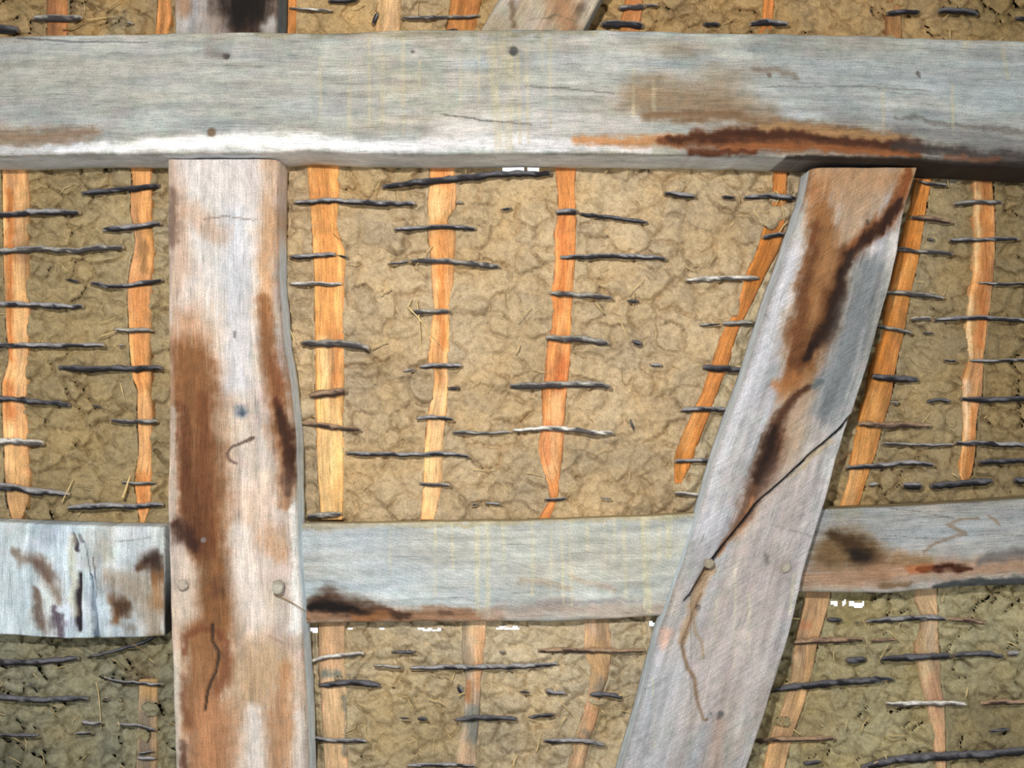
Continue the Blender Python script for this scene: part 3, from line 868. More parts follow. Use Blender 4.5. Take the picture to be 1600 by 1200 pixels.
# --- slanting brace
brace_strokes = [
    ([(1235, 400, 20), (1210, 480, 20), (1180, 560, 22), (1150, 650, 20), (1125, 730, 18), (1098, 830, 14)], (196, 198, 206), 0.75, 0.8),
    ([(1286, 276, 40), (1350, 282, 40), (1420, 270, 20)], (172, 126, 82), 0.8, 0.7),
    ([(1276, 300, 18), (1284, 350, 20)], (150, 100, 60), 0.7, 0.8),
    ([(1346, 310, 34), (1325, 360, 26), (1305, 400, 14)], (168, 138, 108), 0.85, 0.6),
    ([(1420, 270, 7), (1405, 305, 11), (1388, 340, 14), (1360, 366, 13), (1335, 392, 14)], (120, 68, 34), 0.92, 0.5),
    ([(1404, 312, 5), (1392, 335, 9), (1372, 360, 8), (1352, 380, 9), (1336, 395, 5)], (44, 24, 14), 0.95, 0.5),
    ([(1284, 330, 14), (1286, 390, 24), (1284, 440, 32), (1272, 500, 36), (1256, 550, 30), (1240, 600, 18)], (142, 98, 58), 0.95, 0.4),
    ([(1276, 350, 8), (1262, 430, 10), (1248, 510, 12), (1240, 570, 12), (1236, 600, 9)], (96, 58, 32), 0.85, 0.6),
    ([(1322, 400, 14), (1304, 440, 16), (1298, 480, 17), (1286, 515, 18), (1266, 545, 14), (1248, 575, 9)], (92, 56, 30), 0.9, 0.5),
    ([(1330, 400, 7), (1314, 430, 8), (1307, 470, 10), (1297, 505, 11), (1278, 535, 9), (1258, 560, 6)], (36, 20, 12), 0.97, 0.5),
    ([(1300, 400, 9), (1292, 440, 9)], (166, 124, 84), 0.5, 0.8),
    ([(1240, 590, 12), (1226, 620, 12), (1216, 600, 8)], (160, 106, 62), 0.8, 0.7),
    ([(1262, 605, 14), (1240, 650, 24), (1215, 720, 22), (1180, 780, 16), (1150, 840, 8)], (176, 142, 108), 0.7, 0.7),
    ([(1262, 600, 4), (1238, 625, 6), (1218, 655, 10), (1208, 700, 18), (1190, 750, 18), (1168, 795, 12), (1148, 830, 6), (1125, 860, 4)], (74, 44, 26), 0.95, 0.5),
    ([(1212, 670, 8), (1200, 715, 11), (1186, 750, 9)], (34, 20, 14), 0.9, 0.6),
    ([(1176, 780, 5), (1150, 832, 5), (1122, 866, 5)], (170, 112, 64), 0.7, 0.6),
    ([(1272, 600, 6), (1280, 594, 4)], (70, 84, 84), 0.8, 0.6),
    ([(1360, 420, 22), (1340, 500, 26), (1310, 590, 26), (1290, 640, 20)], (108, 114, 117), 0.85, 0.7),  # grey darkened here to paint in the falloff of the flash
    ([(1245, 770, 40), (1200, 850, 50), (1170, 950, 60), (1120, 1080, 60)], (184, 172, 170), 0.55, 0.9),
    ([(1040, 1060, 34), (1010, 1150, 34), (1000, 1250, 30)], (192, 196, 204), 0.6, 0.8),
    ([(1330, 650, 1.8), (1312, 672, 2), (1262, 714, 2), (1225, 750, 2.2), (1180, 790, 2.4), (1150, 830, 2.4), (1122, 864, 2.6), (1104, 890, 4), (1082, 925, 2.4), (1070, 938, 1.6)], (40, 40, 42), 0.97, 0.4, 3),
    ([(1300, 690, 4), (1270, 712, 3), (1240, 745, 3)], (184, 160, 120), 0.5, 0.7),
    ([(1112, 892, 8), (1096, 915, 7), (1084, 950, 6), (1072, 985, 6), (1066, 1005, 4)], (166, 136, 102), 0.85, 0.6),
    ([(1096, 930, 2), (1082, 960, 2), (1068, 1000, 3), (1066, 1010, 3), (1074, 1046, 3), (1086, 1062, 3), (1090, 1096, 2.4), (1100, 1126, 2), (1106, 1124, 2)], (132, 110, 86), 0.9, 0.5, 3),
    ([(1085, 965, 2), (1088, 990, 3), (1098, 1004, 2), (1100, 1030, 2)], (156, 136, 110), 0.8, 0.6, 3),
    ([(1092, 951, 4)], (36, 40, 44), 0.95, 0.4, 2), ([(1127, 1116, 5), (1124, 1122, 4)], (84, 86, 88), 0.9, 0.5, 3), ([(1111, 1115, 2)], (60, 60, 60), 0.9, 0.5, 2),
    ([(1128, 1126, 8), (1122, 1180, 8), (1118, 1210, 10)], (176, 152, 138), 0.6, 0.8),
    ([(1043, 990, 9), (1038, 1005, 7)], (206, 166, 146), 0.75, 0.7),
    ([(1208, 880, 12), (1225, 884, 12)], (150, 142, 134), 0.5, 0.8),
    ([(1195, 862, 3), (1200, 878, 4)], (112, 108, 108), 0.7, 0.6),
    ([(1205, 820, 1), (1240, 830, 1.2), (1268, 838, 1.2)], (140, 134, 130), 0.8, 0.5, 2),
    ([(1200, 490, 1.4), (1204, 505, 1.2), (1200, 520, 1.4), (1210, 535, 1.2)], (150, 146, 148), 0.8, 0.5, 2),
    ([(1354, 345, 2.4), (1356, 350, 2)], (60, 50, 44), 0.9, 0.5, 2),
    ([(1240, 1000, 5), (1215, 1080, 5), (1180, 1180, 6)], (206, 188, 170), 0.7, 0.7),
] + drips([(1150, 890, 1040, 2, -2), (1120, 940, 1010, 2, 0), (1172, 930, 1020, 2, -1), (1020, 1060, 1170, 1.6, 3), (1240, 900, 960, 2, -6)], (208, 202, 172), 0.5)
bl = [(262, 1270), (300, 1263), (330, 1254), (400, 1230), (500, 1196), (600, 1163), (700, 1127), (800, 1098), (870, 1074), (970, 1040), (1000, 1030), (1100, 1004), (1200, 976), (1500, 890), (FOOT, 735)]
br_ = [(262, 1433), (330, 1413), (400, 1401), (500, 1375), (600, 1346), (645, 1332), (675, 1322), (750, 1300), (800, 1286), (860, 1266), (900, 1255), (1000, 1231), (1100, 1199), (1200, 1166), (1500, 1068), (FOOT, 900)]
ts = np.concatenate([stations(262, 1215, 2.4, 0, 1225), stations(1240, FOOT, 40, 0, 0, 40)])
crack = [(1330, 650, 2.2), (1312, 672, 2.4), (1262, 714, 2.4), (1225, 750, 2.6), (1180, 790, 2.8), (1150, 830, 2.8), (1122, 864, 3), (1104, 890, 4), (1082, 925, 2.4)]


def brace_bend(px, py):
    """the split-off lower part of the brace stands a little deeper than the part above the crack"""
    xs = np.interp(px, [1082, 1104, 1122, 1150, 1180, 1225, 1262, 1312, 1332], [925, 890, 864, 830, 790, 750, 714, 672, 648])
    d = py - xs
    return 0.006 * sstep(-1.5, 1.5, d) * (1 - sstep(60, 300, d)) * (px > 1080)


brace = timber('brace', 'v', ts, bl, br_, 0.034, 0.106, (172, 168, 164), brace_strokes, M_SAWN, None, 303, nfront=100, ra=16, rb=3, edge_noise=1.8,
               side_a=(200, 212, 218), side_b=(120, 110, 100), relief=[(crack, 0.007, 0.5), ([(1312, 430, 9), (1296, 505, 11), (1262, 560, 8)], 0.004, 0.8),  # side_a: cool side light put into the colour of the left side
               ([(1205, 690, 14), (1180, 770, 12)], 0.004, 0.8), ([(1068, 1000, 4), (1074, 1046, 4), (1090, 1096, 3)], 0.003, 0.6), ([(1092, 951, 3.5)], 0.006, 0.5)], ybend=brace_bend)
tag(brace, 'broad slanting grey brace with a dark brown stain and a long crack', 'brace')
peg(brace, 1108, 881, 9, 0.034, 0.010, (150, 140, 122), 3)
peg(brace, 1228, 888, 8, 0.040, 0.006, (164, 156, 142), 4)

# --- rails
rail_strokes = [
    ([(480, 850, 40), (640, 870, 50), (760, 880, 50)], (176, 184, 190), 0.6, 0.9),
    ([(700, 850, 60), (900, 860, 60), (1040, 860, 60)], (188, 186, 172), 0.6, 0.9),
    ([(470, 962, 16), (560, 962, 14), (700, 962, 12), (780, 962, 8)], (146, 108, 80), 0.92, 0.5),
    ([(760, 960, 9), (880, 950, 13), (1000, 955, 13), (1060, 955, 14)], (168, 152, 138), 0.8, 0.6),
    ([(840, 945, 3), (900, 940, 3), (960, 938, 2.4), (1000, 938, 2)], (150, 146, 146), 0.7, 0.6),
    ([(488, 944, 9), (515, 938, 20), (545, 948, 16), (590, 956, 9), (640, 960, 4)], (70, 48, 34), 0.92, 0.55),
    ([(486, 948, 6), (512, 947, 11), (540, 952, 8), (575, 958, 3)], (22, 16, 14), 0.97, 0.5),
    ([(560, 965, 7), (600, 964, 7)], (160, 108, 66), 0.7, 0.7), ([(690, 958, 4), (706, 962, 3)], (98, 72, 56), 0.8, 0.6),
    ([(810, 905, 5), (850, 912, 6), (890, 920, 4)], (172, 152, 126), 0.5, 0.9), ([(895, 900, 4), (930, 912, 4), (960, 925, 3)], (176, 152, 130), 0.5, 0.9),
    ([(470, 822, 4), (700, 818, 4), (900, 812, 4), (1080, 805, 5)], (176, 160, 118), 0.6, 0.8),
    ([(480, 818, 8), (560, 823, 5)], (158, 150, 136), 0.5, 0.9),
] + drips([(745, 820, 960, 4, 2), (760, 818, 965, 4, 3), (707, 820, 890, 2, 0), (785, 815, 910, 1.5, 4), (832, 815, 930, 3, 0), (862, 815, 930, 1.6, 0),
           (878, 812, 945, 2, 2), (891, 815, 945, 2, 3), (945, 815, 900, 1.6, 2), (975, 815, 935, 3, 3), (1008, 810, 955, 6, 6), (1003, 815, 950, 2, 4), (1030, 815, 880, 2, 0), (1045, 805, 870, 5, 0),
           (680, 820, 930, 2, 0), (918, 815, 860, 2, 0), (960, 810, 870, 2, 0), (610, 830, 900, 1.4, 0)], (206, 200, 166), 0.6)
ts = stations(468, 1091, 2.4, 440, 1120)
rail_c = timber('rail', 'h', ts, [(440, 820), (600, 817), (800, 814), (900, 811), (1000, 807), (1125, 801)], [(440, 975), (560, 973), (700, 972), (800, 972), (900, 970), (1125, 962)],
                0.080, 0.106, (180, 185, 182), rail_strokes, M_RAIL, None, 404, nfront=80, ra=3, rb=7, edge_noise=1.4, side_a=(172, 156, 116), side_b=(110, 100, 84), skew=(4, -54))
tag(rail_c, 'grey middle rail with yellow drips between the post and the brace', 'rail')

lrail_strokes = [
    ([(20, 900, 40), (30, 980, 40)], (192, 208, 216), 0.7, 0.9),
    ([(22, 860, 3), (36, 874, 6), (52, 876, 6), (66, 886, 8), (82, 910, 6), (92, 935, 5)], (122, 104, 86), 0.8, 0.7),
    ([(56, 882, 5), (70, 892, 5), (80, 905, 4)], (84, 64, 56), 0.7, 0.7),
    ([(54, 920, 3), (60, 940, 5), (66, 975, 8)], (96, 74, 60), 0.85, 0.7), ([(84, 945, 2), (92, 975, 5), (96, 990, 4)], (70, 56, 66), 0.9, 0.6),
    ([(114, 834, 1.5), (117, 846, 4), (121, 860, 3)], (52, 46, 58), 0.95, 0.4, 3),
    ([(124, 896, 2), (123, 920, 4.5), (120, 950, 5.5), (120, 970, 6), (122, 985, 4)], (40, 32, 38), 0.97, 0.4, 4),
    ([(112, 840, 3), (115, 890, 3), (114, 930, 3), (112, 960, 3)], (210, 206, 178), 0.6, 0.7),
    ([(124, 836, 2.4), (128, 845, 3)], (110, 108, 110), 0.8, 0.5, 3),
    ([(132, 845, 1.2), (138, 870, 1.2), (143, 900, 1.4), (146, 930, 2.6), (148, 970, 4), (150, 998, 5)], (88, 104, 120), 0.95, 0.4, 2),
    ([(146, 870, 1), (149, 895, 1.4), (152, 920, 1.8), (150, 934, 1)], (56, 60, 70), 0.9, 0.4, 2),
    ([(170, 900, 12), (210, 920, 30), (235, 950, 24), (245, 985, 16)], (150, 132, 110), 0.75, 0.8),
    ([(216, 885, 6), (232, 878, 14), (246, 872, 7), (246, 900, 12)], (80, 56, 40), 0.92, 0.7), ([(228, 876, 4), (243, 870, 6), (240, 882, 8)], (40, 28, 24), 0.8, 0.6),
    ([(248, 900, 8), (248, 940, 8)], (150, 106, 64), 0.7, 0.8),
    ([(178, 936, 8), (188, 950, 12), (184, 970, 8)], (112, 76, 46), 0.92, 0.7), ([(188, 946, 6), (194, 952, 6)], (56, 38, 26), 0.85, 0.6),
    ([(203, 982, 6)], (110, 98, 84), 0.7, 0.6), ([(165, 915, 8), (180, 930, 8)], (120, 112, 106), 0.5, 0.8),
    ([(164, 852, 5), (170, 870, 6)], (196, 192, 160), 0.5, 0.8), ([(160, 840, 20), (150, 880, 10)], (158, 152, 142), 0.5, 0.9),
    ([(210, 842, 30), (230, 845, 16)], (206, 212, 214), 0.6, 0.9), ([(180, 846, 1), (210, 844, 1.4), (235, 840, 1)], (140, 140, 140), 0.7, 0.5, 2),
    ([(238, 998, 6), (252, 992, 5)], (120, 108, 80), 0.8, 0.8),
]
lrail_strokes = [((([(a, b, r * 1.5) for a, b, r in st[0]],) + (st[1], st[2] * 0.92, 0.65)) if st[3] >= 0.6 and max(p[2] for p in st[0]) < 9 else st) for st in lrail_strokes]
ts = stations(-130, 256, 2.4, -20, 260, 20)
rail_l = timber('rail', 'h', ts, [(-130, 814), (0, 816), (110, 820), (256, 824)], [(-130, 990), (0, 992), (120, 998), (200, 997), (256, 994)],
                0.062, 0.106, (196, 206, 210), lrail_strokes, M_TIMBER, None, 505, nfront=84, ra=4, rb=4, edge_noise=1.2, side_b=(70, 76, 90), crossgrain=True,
                relief=[([(124, 896, 3), (120, 950, 7), (121, 985, 6)], 0.010, 0.8), ([(114, 834, 2), (118, 850, 5)], 0.006, 0.7), ([(143, 900, 2), (148, 970, 4), (150, 1000, 6)], 0.006, 0.6)])
tag(rail_l, 'pale blue-grey rail with dark vertical cracks, left of the upright post', 'rail')

rrail_strokes = [
    ([(1290, 820, 22), (1420, 830, 30), (1600, 820, 34)], (150, 156, 160), 0.6, 0.9),
    ([(1380, 850, 16), (1450, 830, 12), (1520, 830, 16)], (160, 168, 172), 0.6, 0.8),
    ([(1296, 868, 28), (1325, 862, 36), (1365, 874, 26)], (116, 90, 58), 0.95, 0.5),
    ([(1305, 838, 9), (1330, 850, 14), (1350, 870, 20), (1376, 886, 12)], (62, 44, 26), 0.9, 0.6),
    ([(1338, 868, 8), (1352, 872, 10), (1362, 880, 6)], (26, 20, 14), 0.9, 0.6),
    ([(1260, 905, 16), (1330, 905, 13), (1400, 890, 20), (1480, 890, 16), (1560, 884, 14), (1660, 876, 16)], (164, 128, 100), 0.85, 0.6),
    ([(1400, 878, 8), (1450, 872, 8)], (138, 108, 70), 0.7, 0.7),
    ([(1376, 910, 7), (1400, 912, 6), (1420, 910, 4)], (98, 74, 48), 0.75, 0.7),
    ([(1436, 889, 3), (1465, 889, 6), (1500, 887, 6), (1515, 888, 3)], (60, 28, 14), 0.95, 0.5), ([(1425, 890, 6), (1450, 886, 6)], (176, 96, 50), 0.6, 0.7),
    ([(1525, 880, 5), (1550, 868, 9), (1600, 864, 9), (1660, 862, 9)], (100, 98, 96), 0.75, 0.7),
    ([(1460, 918, 5), (1500, 912, 7), (1560, 912, 8), (1660, 905, 9)], (52, 56, 58), 0.9, 0.5),
    ([(1390, 794, 1), (1440, 800, 1.2), (1490, 810, 1.2)], (110, 104, 98), 0.7, 0.5, 2),
    ([(1545, 806, 2), (1555, 812, 2.4), (1560, 820, 2)], (140, 118, 94), 0.7, 0.6, 3),
    ([(1530, 808, 1.6), (1500, 812, 2), (1482, 820, 3), (1496, 828, 3), (1508, 834, 3), (1480, 842, 2.4), (1460, 850, 2), (1442, 862, 2)], (134, 116, 96), 0.75, 0.6, 4),
    ([(1380, 836, 0.9), (1460, 843, 1), (1520, 835, 1), (1600, 836, 0.9)], (112, 108, 104), 0.7, 0.5, 2),
    ([(1310, 800, 10), (1340, 798, 8)], (150, 144, 118), 0.5, 0.9),
]
ts = stations(1277, 1730, 2.4, 1225, 1610, 20)
rail_r = timber('rail', 'h', ts, [(1225, 800), (1290, 796), (1400, 792), (1500, 786), (1600, 780), (1730, 772)],
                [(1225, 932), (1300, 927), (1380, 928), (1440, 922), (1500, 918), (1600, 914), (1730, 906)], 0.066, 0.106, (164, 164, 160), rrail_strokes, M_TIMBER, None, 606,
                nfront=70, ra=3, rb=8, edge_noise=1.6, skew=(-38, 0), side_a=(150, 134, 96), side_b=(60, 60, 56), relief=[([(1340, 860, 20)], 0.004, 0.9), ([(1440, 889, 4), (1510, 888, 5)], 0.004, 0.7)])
tag(rail_r, 'grey-brown rail with a burnt knot on the right of the slanting brace', 'rail')

# --- timbers above the long beam
ts = np.concatenate([stations(TOP, -20, 30, 0, 0, 30), stations(-12, 62, 2.4, -20, 70)])
ups = [([(300, 10, 10), (305, 35, 14)], (166, 166, 170), 0.8, 0.8), ([(285, 0, 12), (290, 15, 10)], (140, 100, 68), 0.7, 0.8),
       ([(385, -30, 52), (382, 0, 50), (385, 22, 38), (380, 36, 20)], (60, 36, 24), 0.95, 0.5), ([(385, -20, 40), (380, 5, 38), (372, 24, 22)], (16, 12, 10), 0.97, 0.5),
       ([(425, 30, 7), (418, 44, 9)], (170, 168, 164), 0.8, 0.7), ([(330, 44, 22)], (140, 124, 108), 0.5, 0.8)]
upost = timber('post', 'v', ts, [(TOP, 270), (62, 273)], [(TOP, 436), (62, 432)], 0.030, 0.106, (166, 160, 154), ups, M_TIMBER, None, 707, nfront=70, ra=4, rb=4, side_b=(96, 110, 116))
tag(upost, 'foot of a charred black and grey post above the beam, top left', 'post')
ts = np.concatenate([stations(TOP, -20, 30, 0, 0, 30), stations(-12, 62, 2.4, -20, 70)])
sts = [([(870, -10, 20), (880, 15, 22), (890, 40, 14)], (150, 108, 74), 0.75, 0.7), ([(905, 14, 8)], (92, 78, 62), 0.8, 0.7), ([(800, 6, 5), (806, 20, 4), (803, 40, 4)], (104, 84, 62), 0.8, 0.6),
       ([(830, 30, 1), (870, 22, 1.2), (900, 32, 1)], (110, 96, 76), 0.7, 0.5), ([(770, 40, 20)], (150, 136, 108), 0.6, 0.8)]
strut = timber('brace', 'v', ts, [(TOP, 1010), (0, 778), (62, 742)], [(TOP, 1180), (0, 936), (62, 905)], 0.036, 0.106, (164, 152, 134), sts, M_TIMBER, None, 808, nfront=60, ra=4, rb=4, side_b=(120, 122, 118), side_a=(120, 114, 104))
tag(strut, 'foot of a slanting brown-grey brace standing on top of the beam', 'brace')

# ------------------------------------------------------------------ clay and wattle infill panels
ORG = (206, 148, 92); TAN = (226, 188, 136); DUSTY = (196, 164, 134)
so = lambda x0, y0, x1, y1, r, c=ORG, op=0.7: ([(x0, y0, r), (x1, y1, r)], c, op, 0.8)
LEFT_T = [(-130, 262), (270, 262)]
# middle left
clay_panel('clay_panel', 'clay infill with two orange staves, left of the upright post, above the left rail',
    [(200, -130), (900, -130)], [(200, 352), (960, 352)], [(-130, 246), (356, 246)], [(-130, 905), (356, 905)], (181, 163, 127),
    [S([(240, 2, 43), (400, 4, 44), (500, 8, 44), (560, 12, 42), (610, 2, 40), (640, 2, 38), (680, 4, 42), (740, 5, 44), (772, 7, 43), (806, 15, 34), (814, 18, 31)], 240, 814,
       base=(216, 164, 112), strokes=[so(16, 300, 18, 560, 5, (186, 104, 46)), so(30, 420, 34, 600, 8, (236, 190, 132)), so(12, 600, 14, 650, 8, (190, 110, 56)), so(24, 700, 26, 800, 10, (212, 168, 112))]),
     S([(240, 203, 237), (330, 203, 235), (380, 210, 240), (450, 198, 236), (520, 200, 235), (590, 206, 236), (612, 214, 236), (660, 213, 238), (700, 215, 236), (750, 209, 237), (790, 213, 234), (818, 217, 225)], 240, 818,
       base=(214, 156, 100), strokes=[so(222, 270, 222, 330, 12, (220, 160, 100)), so(224, 385, 228, 420, 8, (150, 112, 70)), so(218, 450, 218, 600, 10, (212, 140, 80)), so(226, 620, 226, 740, 9, (230, 178, 122)), so(222, 745, 224, 790, 9, (212, 132, 72))])],
    [([(128, 303), (190, 296), (251, 291)], 10, 'black'), ([(-60, 338), (0, 336), (60, 332), (127, 333)], 11, 'dark'), ([(160, 359), (210, 354), (254, 348)], 10, 'dark'),
     ([(-50, 394), (0, 393), (60, 389), (110, 392), (150, 388), (195, 386)], 11, 'grey'), ([(103, 437), (125, 441)], 5, 'black'), ([(140, 442), (180, 448), (195, 447), (225, 443), (256, 437)], 8, 'dark'),
     ([(-50, 474), (0, 475), (70, 477), (132, 479)], 10, 'dark'), ([(178, 516), (240, 516)], 8, 'grey'), ([(-40, 540), (0, 540), (80, 540), (165, 540)], 9, 'dark'), ([(185, 540), (196, 540)], 5, 'dark'),
     ([(92, 575), (150, 577), (255, 575)], 11, 'black'), ([(-50, 618), (0, 622), (50, 627), (111, 633)], 10, 'black'), ([(145, 634), (158, 636)], 6, 'black'), ([(172, 656), (200, 658), (248, 659)], 8, 'grey'),
     ([(-50, 688), (0, 690), (70, 693)], 11, 'pale'), ([(190, 754), (245, 755)], 6, 'grey'), ([(-50, 756), (0, 760), (50, 766), (110, 772)], 12, 'dark'), ([(105, 793), (160, 790), (200, 791), (257, 789)], 10, 'dark')],
    [([(192, 778), (198, 760), (204, 742)], 6), ([(97, 784), (106, 766), (115, 748)], 3), ([(188, 598), (192, 614), (195, 626)], 2.4), ([(152, 527), (168, 522), (182, 517)], 2.5), ([(155, 505), (168, 501), (180, 496)], 1.5), ([(72, 318), (80, 314), (88, 309)], 1.4, 1)],
    11, 33, patches=[([(40, 300, 120), (120, 700, 140)], (150, 130, 88), 0.5, 0.9)])

# middle, between post and brace
clay_panel('clay_panel', 'largest clay infill, four orange staves and many twigs, between upright post and slanting brace',
    [(200, 356), (560, 356), (960, 356)], [(200, 1300), (262, 1290), (500, 1215), (850, 1105), (900, 1090)], [(350, 250), (1300, 256)], [(350, 888), (1150, 880)], (197, 174, 137),
    [S([(244, 478, 528), (300, 483, 530), (345, 486, 526), (400, 488, 538), (450, 491, 537), (600, 492, 537), (700, 494, 537), (750, 497, 536), (812, 501, 536)], 244, 812, base=(224, 164, 100),
       strokes=[so(500, 250, 502, 320, 14, (206, 138, 78)), so(512, 340, 514, 520, 16, (220, 150, 86)), so(504, 530, 506, 620, 8, (240, 206, 152)), so(528, 520, 528, 600, 5, (214, 140, 80)), so(514, 650, 514, 800, 20, (240, 208, 152))]),
     S([(244, 669, 709), (290, 671, 712), (320, 667, 713), (345, 669, 699), (366, 668, 712), (400, 672, 710), (440, 674, 708), (470, 677, 702), (520, 673, 702), (560, 668, 700), (590, 678, 700), (650, 668, 697), (700, 663, 692), (760, 661, 690), (812, 657, 678)], 244, 812,
       base=(224, 168, 112), strokes=[so(690, 256, 690, 290, 16, (212, 132, 70)), so(684, 300, 680, 350, 12, (236, 196, 138)), so(690, 360, 690, 420, 14, (212, 140, 78)), so(690, 420, 694, 540, 7, (206, 126, 66)), so(684, 620, 680, 800, 12, (240, 200, 148))]),
     S([(244, 865, 904), (300, 871, 898), (330, 872, 901), (370, 866, 900), (420, 867, 898), (460, 862, 895), (500, 863, 893), (550, 853, 892), (590, 850, 888), (612, 846, 886), (660, 847, 882), (700, 842, 880), (740, 850, 876), (775, 858, 872), (812, 840, 858)], 244, 812,
       base=(214, 142, 84), strokes=[so(884, 250, 884, 340, 14, (202, 132, 72)), so(880, 340, 878, 480, 8, (188, 112, 60)), so(890, 400, 876, 560, 5, (228, 164, 104)), so(876, 560, 872, 600, 8, (190, 104, 56)), so(868, 620, 862, 740, 10, (236, 186, 134)), so(860, 660, 856, 720, 4, (206, 126, 80))]),
     S([(250, 1210, 1234), (300, 1208, 1230), (370, 1190, 1224), (430, 1166, 1197), (480, 1152, 1172), (520, 1129, 1152), (570, 1112, 1138), (610, 1098, 1122), (650, 1080, 1108), (690, 1062, 1092), (720, 1054, 1082), (755, 1055, 1066)], 250, 755,
       base=(196, 128, 66), strokes=[so(1200, 380, 1180, 440, 10, (190, 116, 50)), so(1140, 510, 1100, 620, 8, (208, 138, 76)), so(1090, 640, 1070, 700, 10, (222, 160, 98))], cover=[(1205, 328, 30, 32), (1150, 482, 14, 14)], nobay=1)],
    [([(458, 317), (520, 313), (560, 316), (610, 318), (650, 318)], 10, 'dark'), ([(597, 292), (640, 286), (700, 280), (780, 273), (862, 271)], 12, 'black'), ([(615, 359), (660, 356), (690, 354), (745, 358)], 8, 'dark'),
     ([(452, 401), (490, 399), (525, 398)], 9, 'dark'), ([(528, 400), (545, 402)], 4, 'dark'), ([(606, 413), (640, 409)], 5, 'dark'), ([(640, 408), (680, 408), (750, 414), (782, 417)], 9, 'grey'), ([(452, 444), (490, 444), (535, 445)], 8, 'pale'),
     ([(642, 486), (670, 487), (705, 486)], 8, 'grey'), ([(470, 536), (520, 536), (560, 541), (578, 545)], 13, 'grey'), ([(655, 573), (690, 571), (722, 570)], 9, 'dark'), ([(630, 580), (650, 576)], 4, 'dark'), ([(700, 606), (718, 606)], 7, 'black'),
     ([(484, 618), (510, 614), (542, 610)], 13, 'brown'), ([(468, 661), (510, 666), (565, 673)], 9, 'brown'), ([(650, 654), (690, 652), (710, 655)], 7, 'dark'), ([(540, 708), (620, 710), (690, 709), (735, 713)], 8, 'dark'),
     ([(655, 757), (705, 758)], 6, 'grey'), ([(478, 808), (535, 803)], 9, 'grey'), ([(868, 331), (903, 332)], 11, 'dark'), ([(905, 334), (935, 338), (970, 342), (1012, 347)], 7, 'black'), ([(875, 401), (960, 400), (1042, 404)], 9, 'dark'),
     ([(858, 458), (900, 460), (935, 463), (958, 466)], 9, 'grey'), ([(980, 471), (998, 472)], 6, 'black'), ([(852, 527), (900, 530), (952, 537)], 12, 'grey'), ([(988, 534), (1003, 538)], 7, 'black'),
     ([(795, 604), (850, 602), (900, 600), (935, 601), (955, 605)], 12, 'grey'), ([(706, 675), (760, 676), (800, 674)], 7, 'grey'), ([(800, 672), (850, 670), (900, 671), (925, 676), (960, 677)], 9, 'pale'), ([(850, 781), (868, 780), (886, 778)], 6, 'dark'), ([(938, 778), (955, 780)], 4, 'dark'),
     ([(1036, 301), (1060, 303), (1088, 306)], 8, 'dark'), ([(1128, 308), (1148, 309)], 6, 'black'), ([(1160, 309), (1200, 307), (1246, 310)], 10, 'dark'), ([(1070, 437), (1130, 435), (1186, 434)], 9, 'pale'), ([(1092, 507), (1125, 507)], 5, 'grey'), ([(1127, 505), (1178, 505)], 10, 'grey'),
     ([(1015, 569), (1035, 571)], 6, 'dark'), ([(1097, 575), (1130, 576), (1160, 578)], 10, 'black'), ([(1062, 640), (1100, 639), (1138, 639)], 9, 'dark'), ([(1053, 721), (1085, 720), (1118, 720)], 8, 'dark'), ([(1052, 771), (1100, 774)], 6, 'pale'),
     ([(1190, 371), (1226, 366)], 8, 'dark'), ([(985, 655), (990, 672)], 4, 'black'), ([(735, 788), (748, 788)], 5, 'dark'), ([(757, 787), (784, 787)], 5, 'dark'), ([(782, 328), (800, 326)], 6, 'dark'), ([(712, 318), (724, 316)], 5, 'grey')],
    [([(444, 487), (452, 512), (462, 536)], 3), ([(638, 480), (655, 498), (672, 522), (686, 538)], 3), ([(651, 468), (655, 500), (658, 555)], 2.2), ([(643, 468), (636, 482)], 2.4), ([(676, 384), (660, 402), (646, 420)], 1.8), ([(610, 449), (600, 457), (594, 461)], 3),
     ([(580, 545), (594, 537), (606, 533)], 3), ([(738, 733), (758, 735), (776, 733)], 1.8), ([(982, 459), (996, 446), (1008, 436)], 2), ([(930, 472), (938, 482), (944, 490)], 2.6), ([(966, 496), (976, 516), (984, 535)], 2.2), ([(1214, 370), (1222, 356), (1230, 345)], 2.6), ([(1240, 312), (1222, 306), (1212, 320)], 2.4),
     ([(1212, 298), (1220, 310), (1226, 345)], 2), ([(822, 738), (836, 741), (848, 745)], 2), ([(805, 552), (810, 544), (812, 537)], 3), ([(830, 480), (818, 492), (808, 503)], 1.6), ([(1178, 330), (1186, 338), (1192, 344)], 2), ([(784, 754), (790, 762), (794, 768)], 2), ([(724, 256), (727, 262), (728, 270)], 1.6),
     ([(520, 364), (528, 372), (538, 376)], 1.6, 1), ([(1072, 416), (1080, 422), (1090, 425)], 2), ([(1118, 398), (1108, 412)], 1.6)],
    22, 45, slits=[(785, 820, 258, 271), (824, 843, 260, 269)], patches=[([(1200, 420, 12), (1170, 500, 16), (1140, 560, 16), (1120, 640, 14), (1100, 700, 16), (1090, 770, 20)], (204, 190, 158), 0.8, 0.6), ([(1090, 270, 24), (1180, 272, 20)], (196, 178, 144), 0.5, 0.8),
                                             ([(560, 270, 40), (640, 262, 30)], (170, 146, 104), 0.5, 0.9), ([(520, 820, 30)], (166, 146, 110), 0.6, 0.8), ([(860, 805, 20)], (196, 178, 140), 0.6, 0.8)], nfib=90)

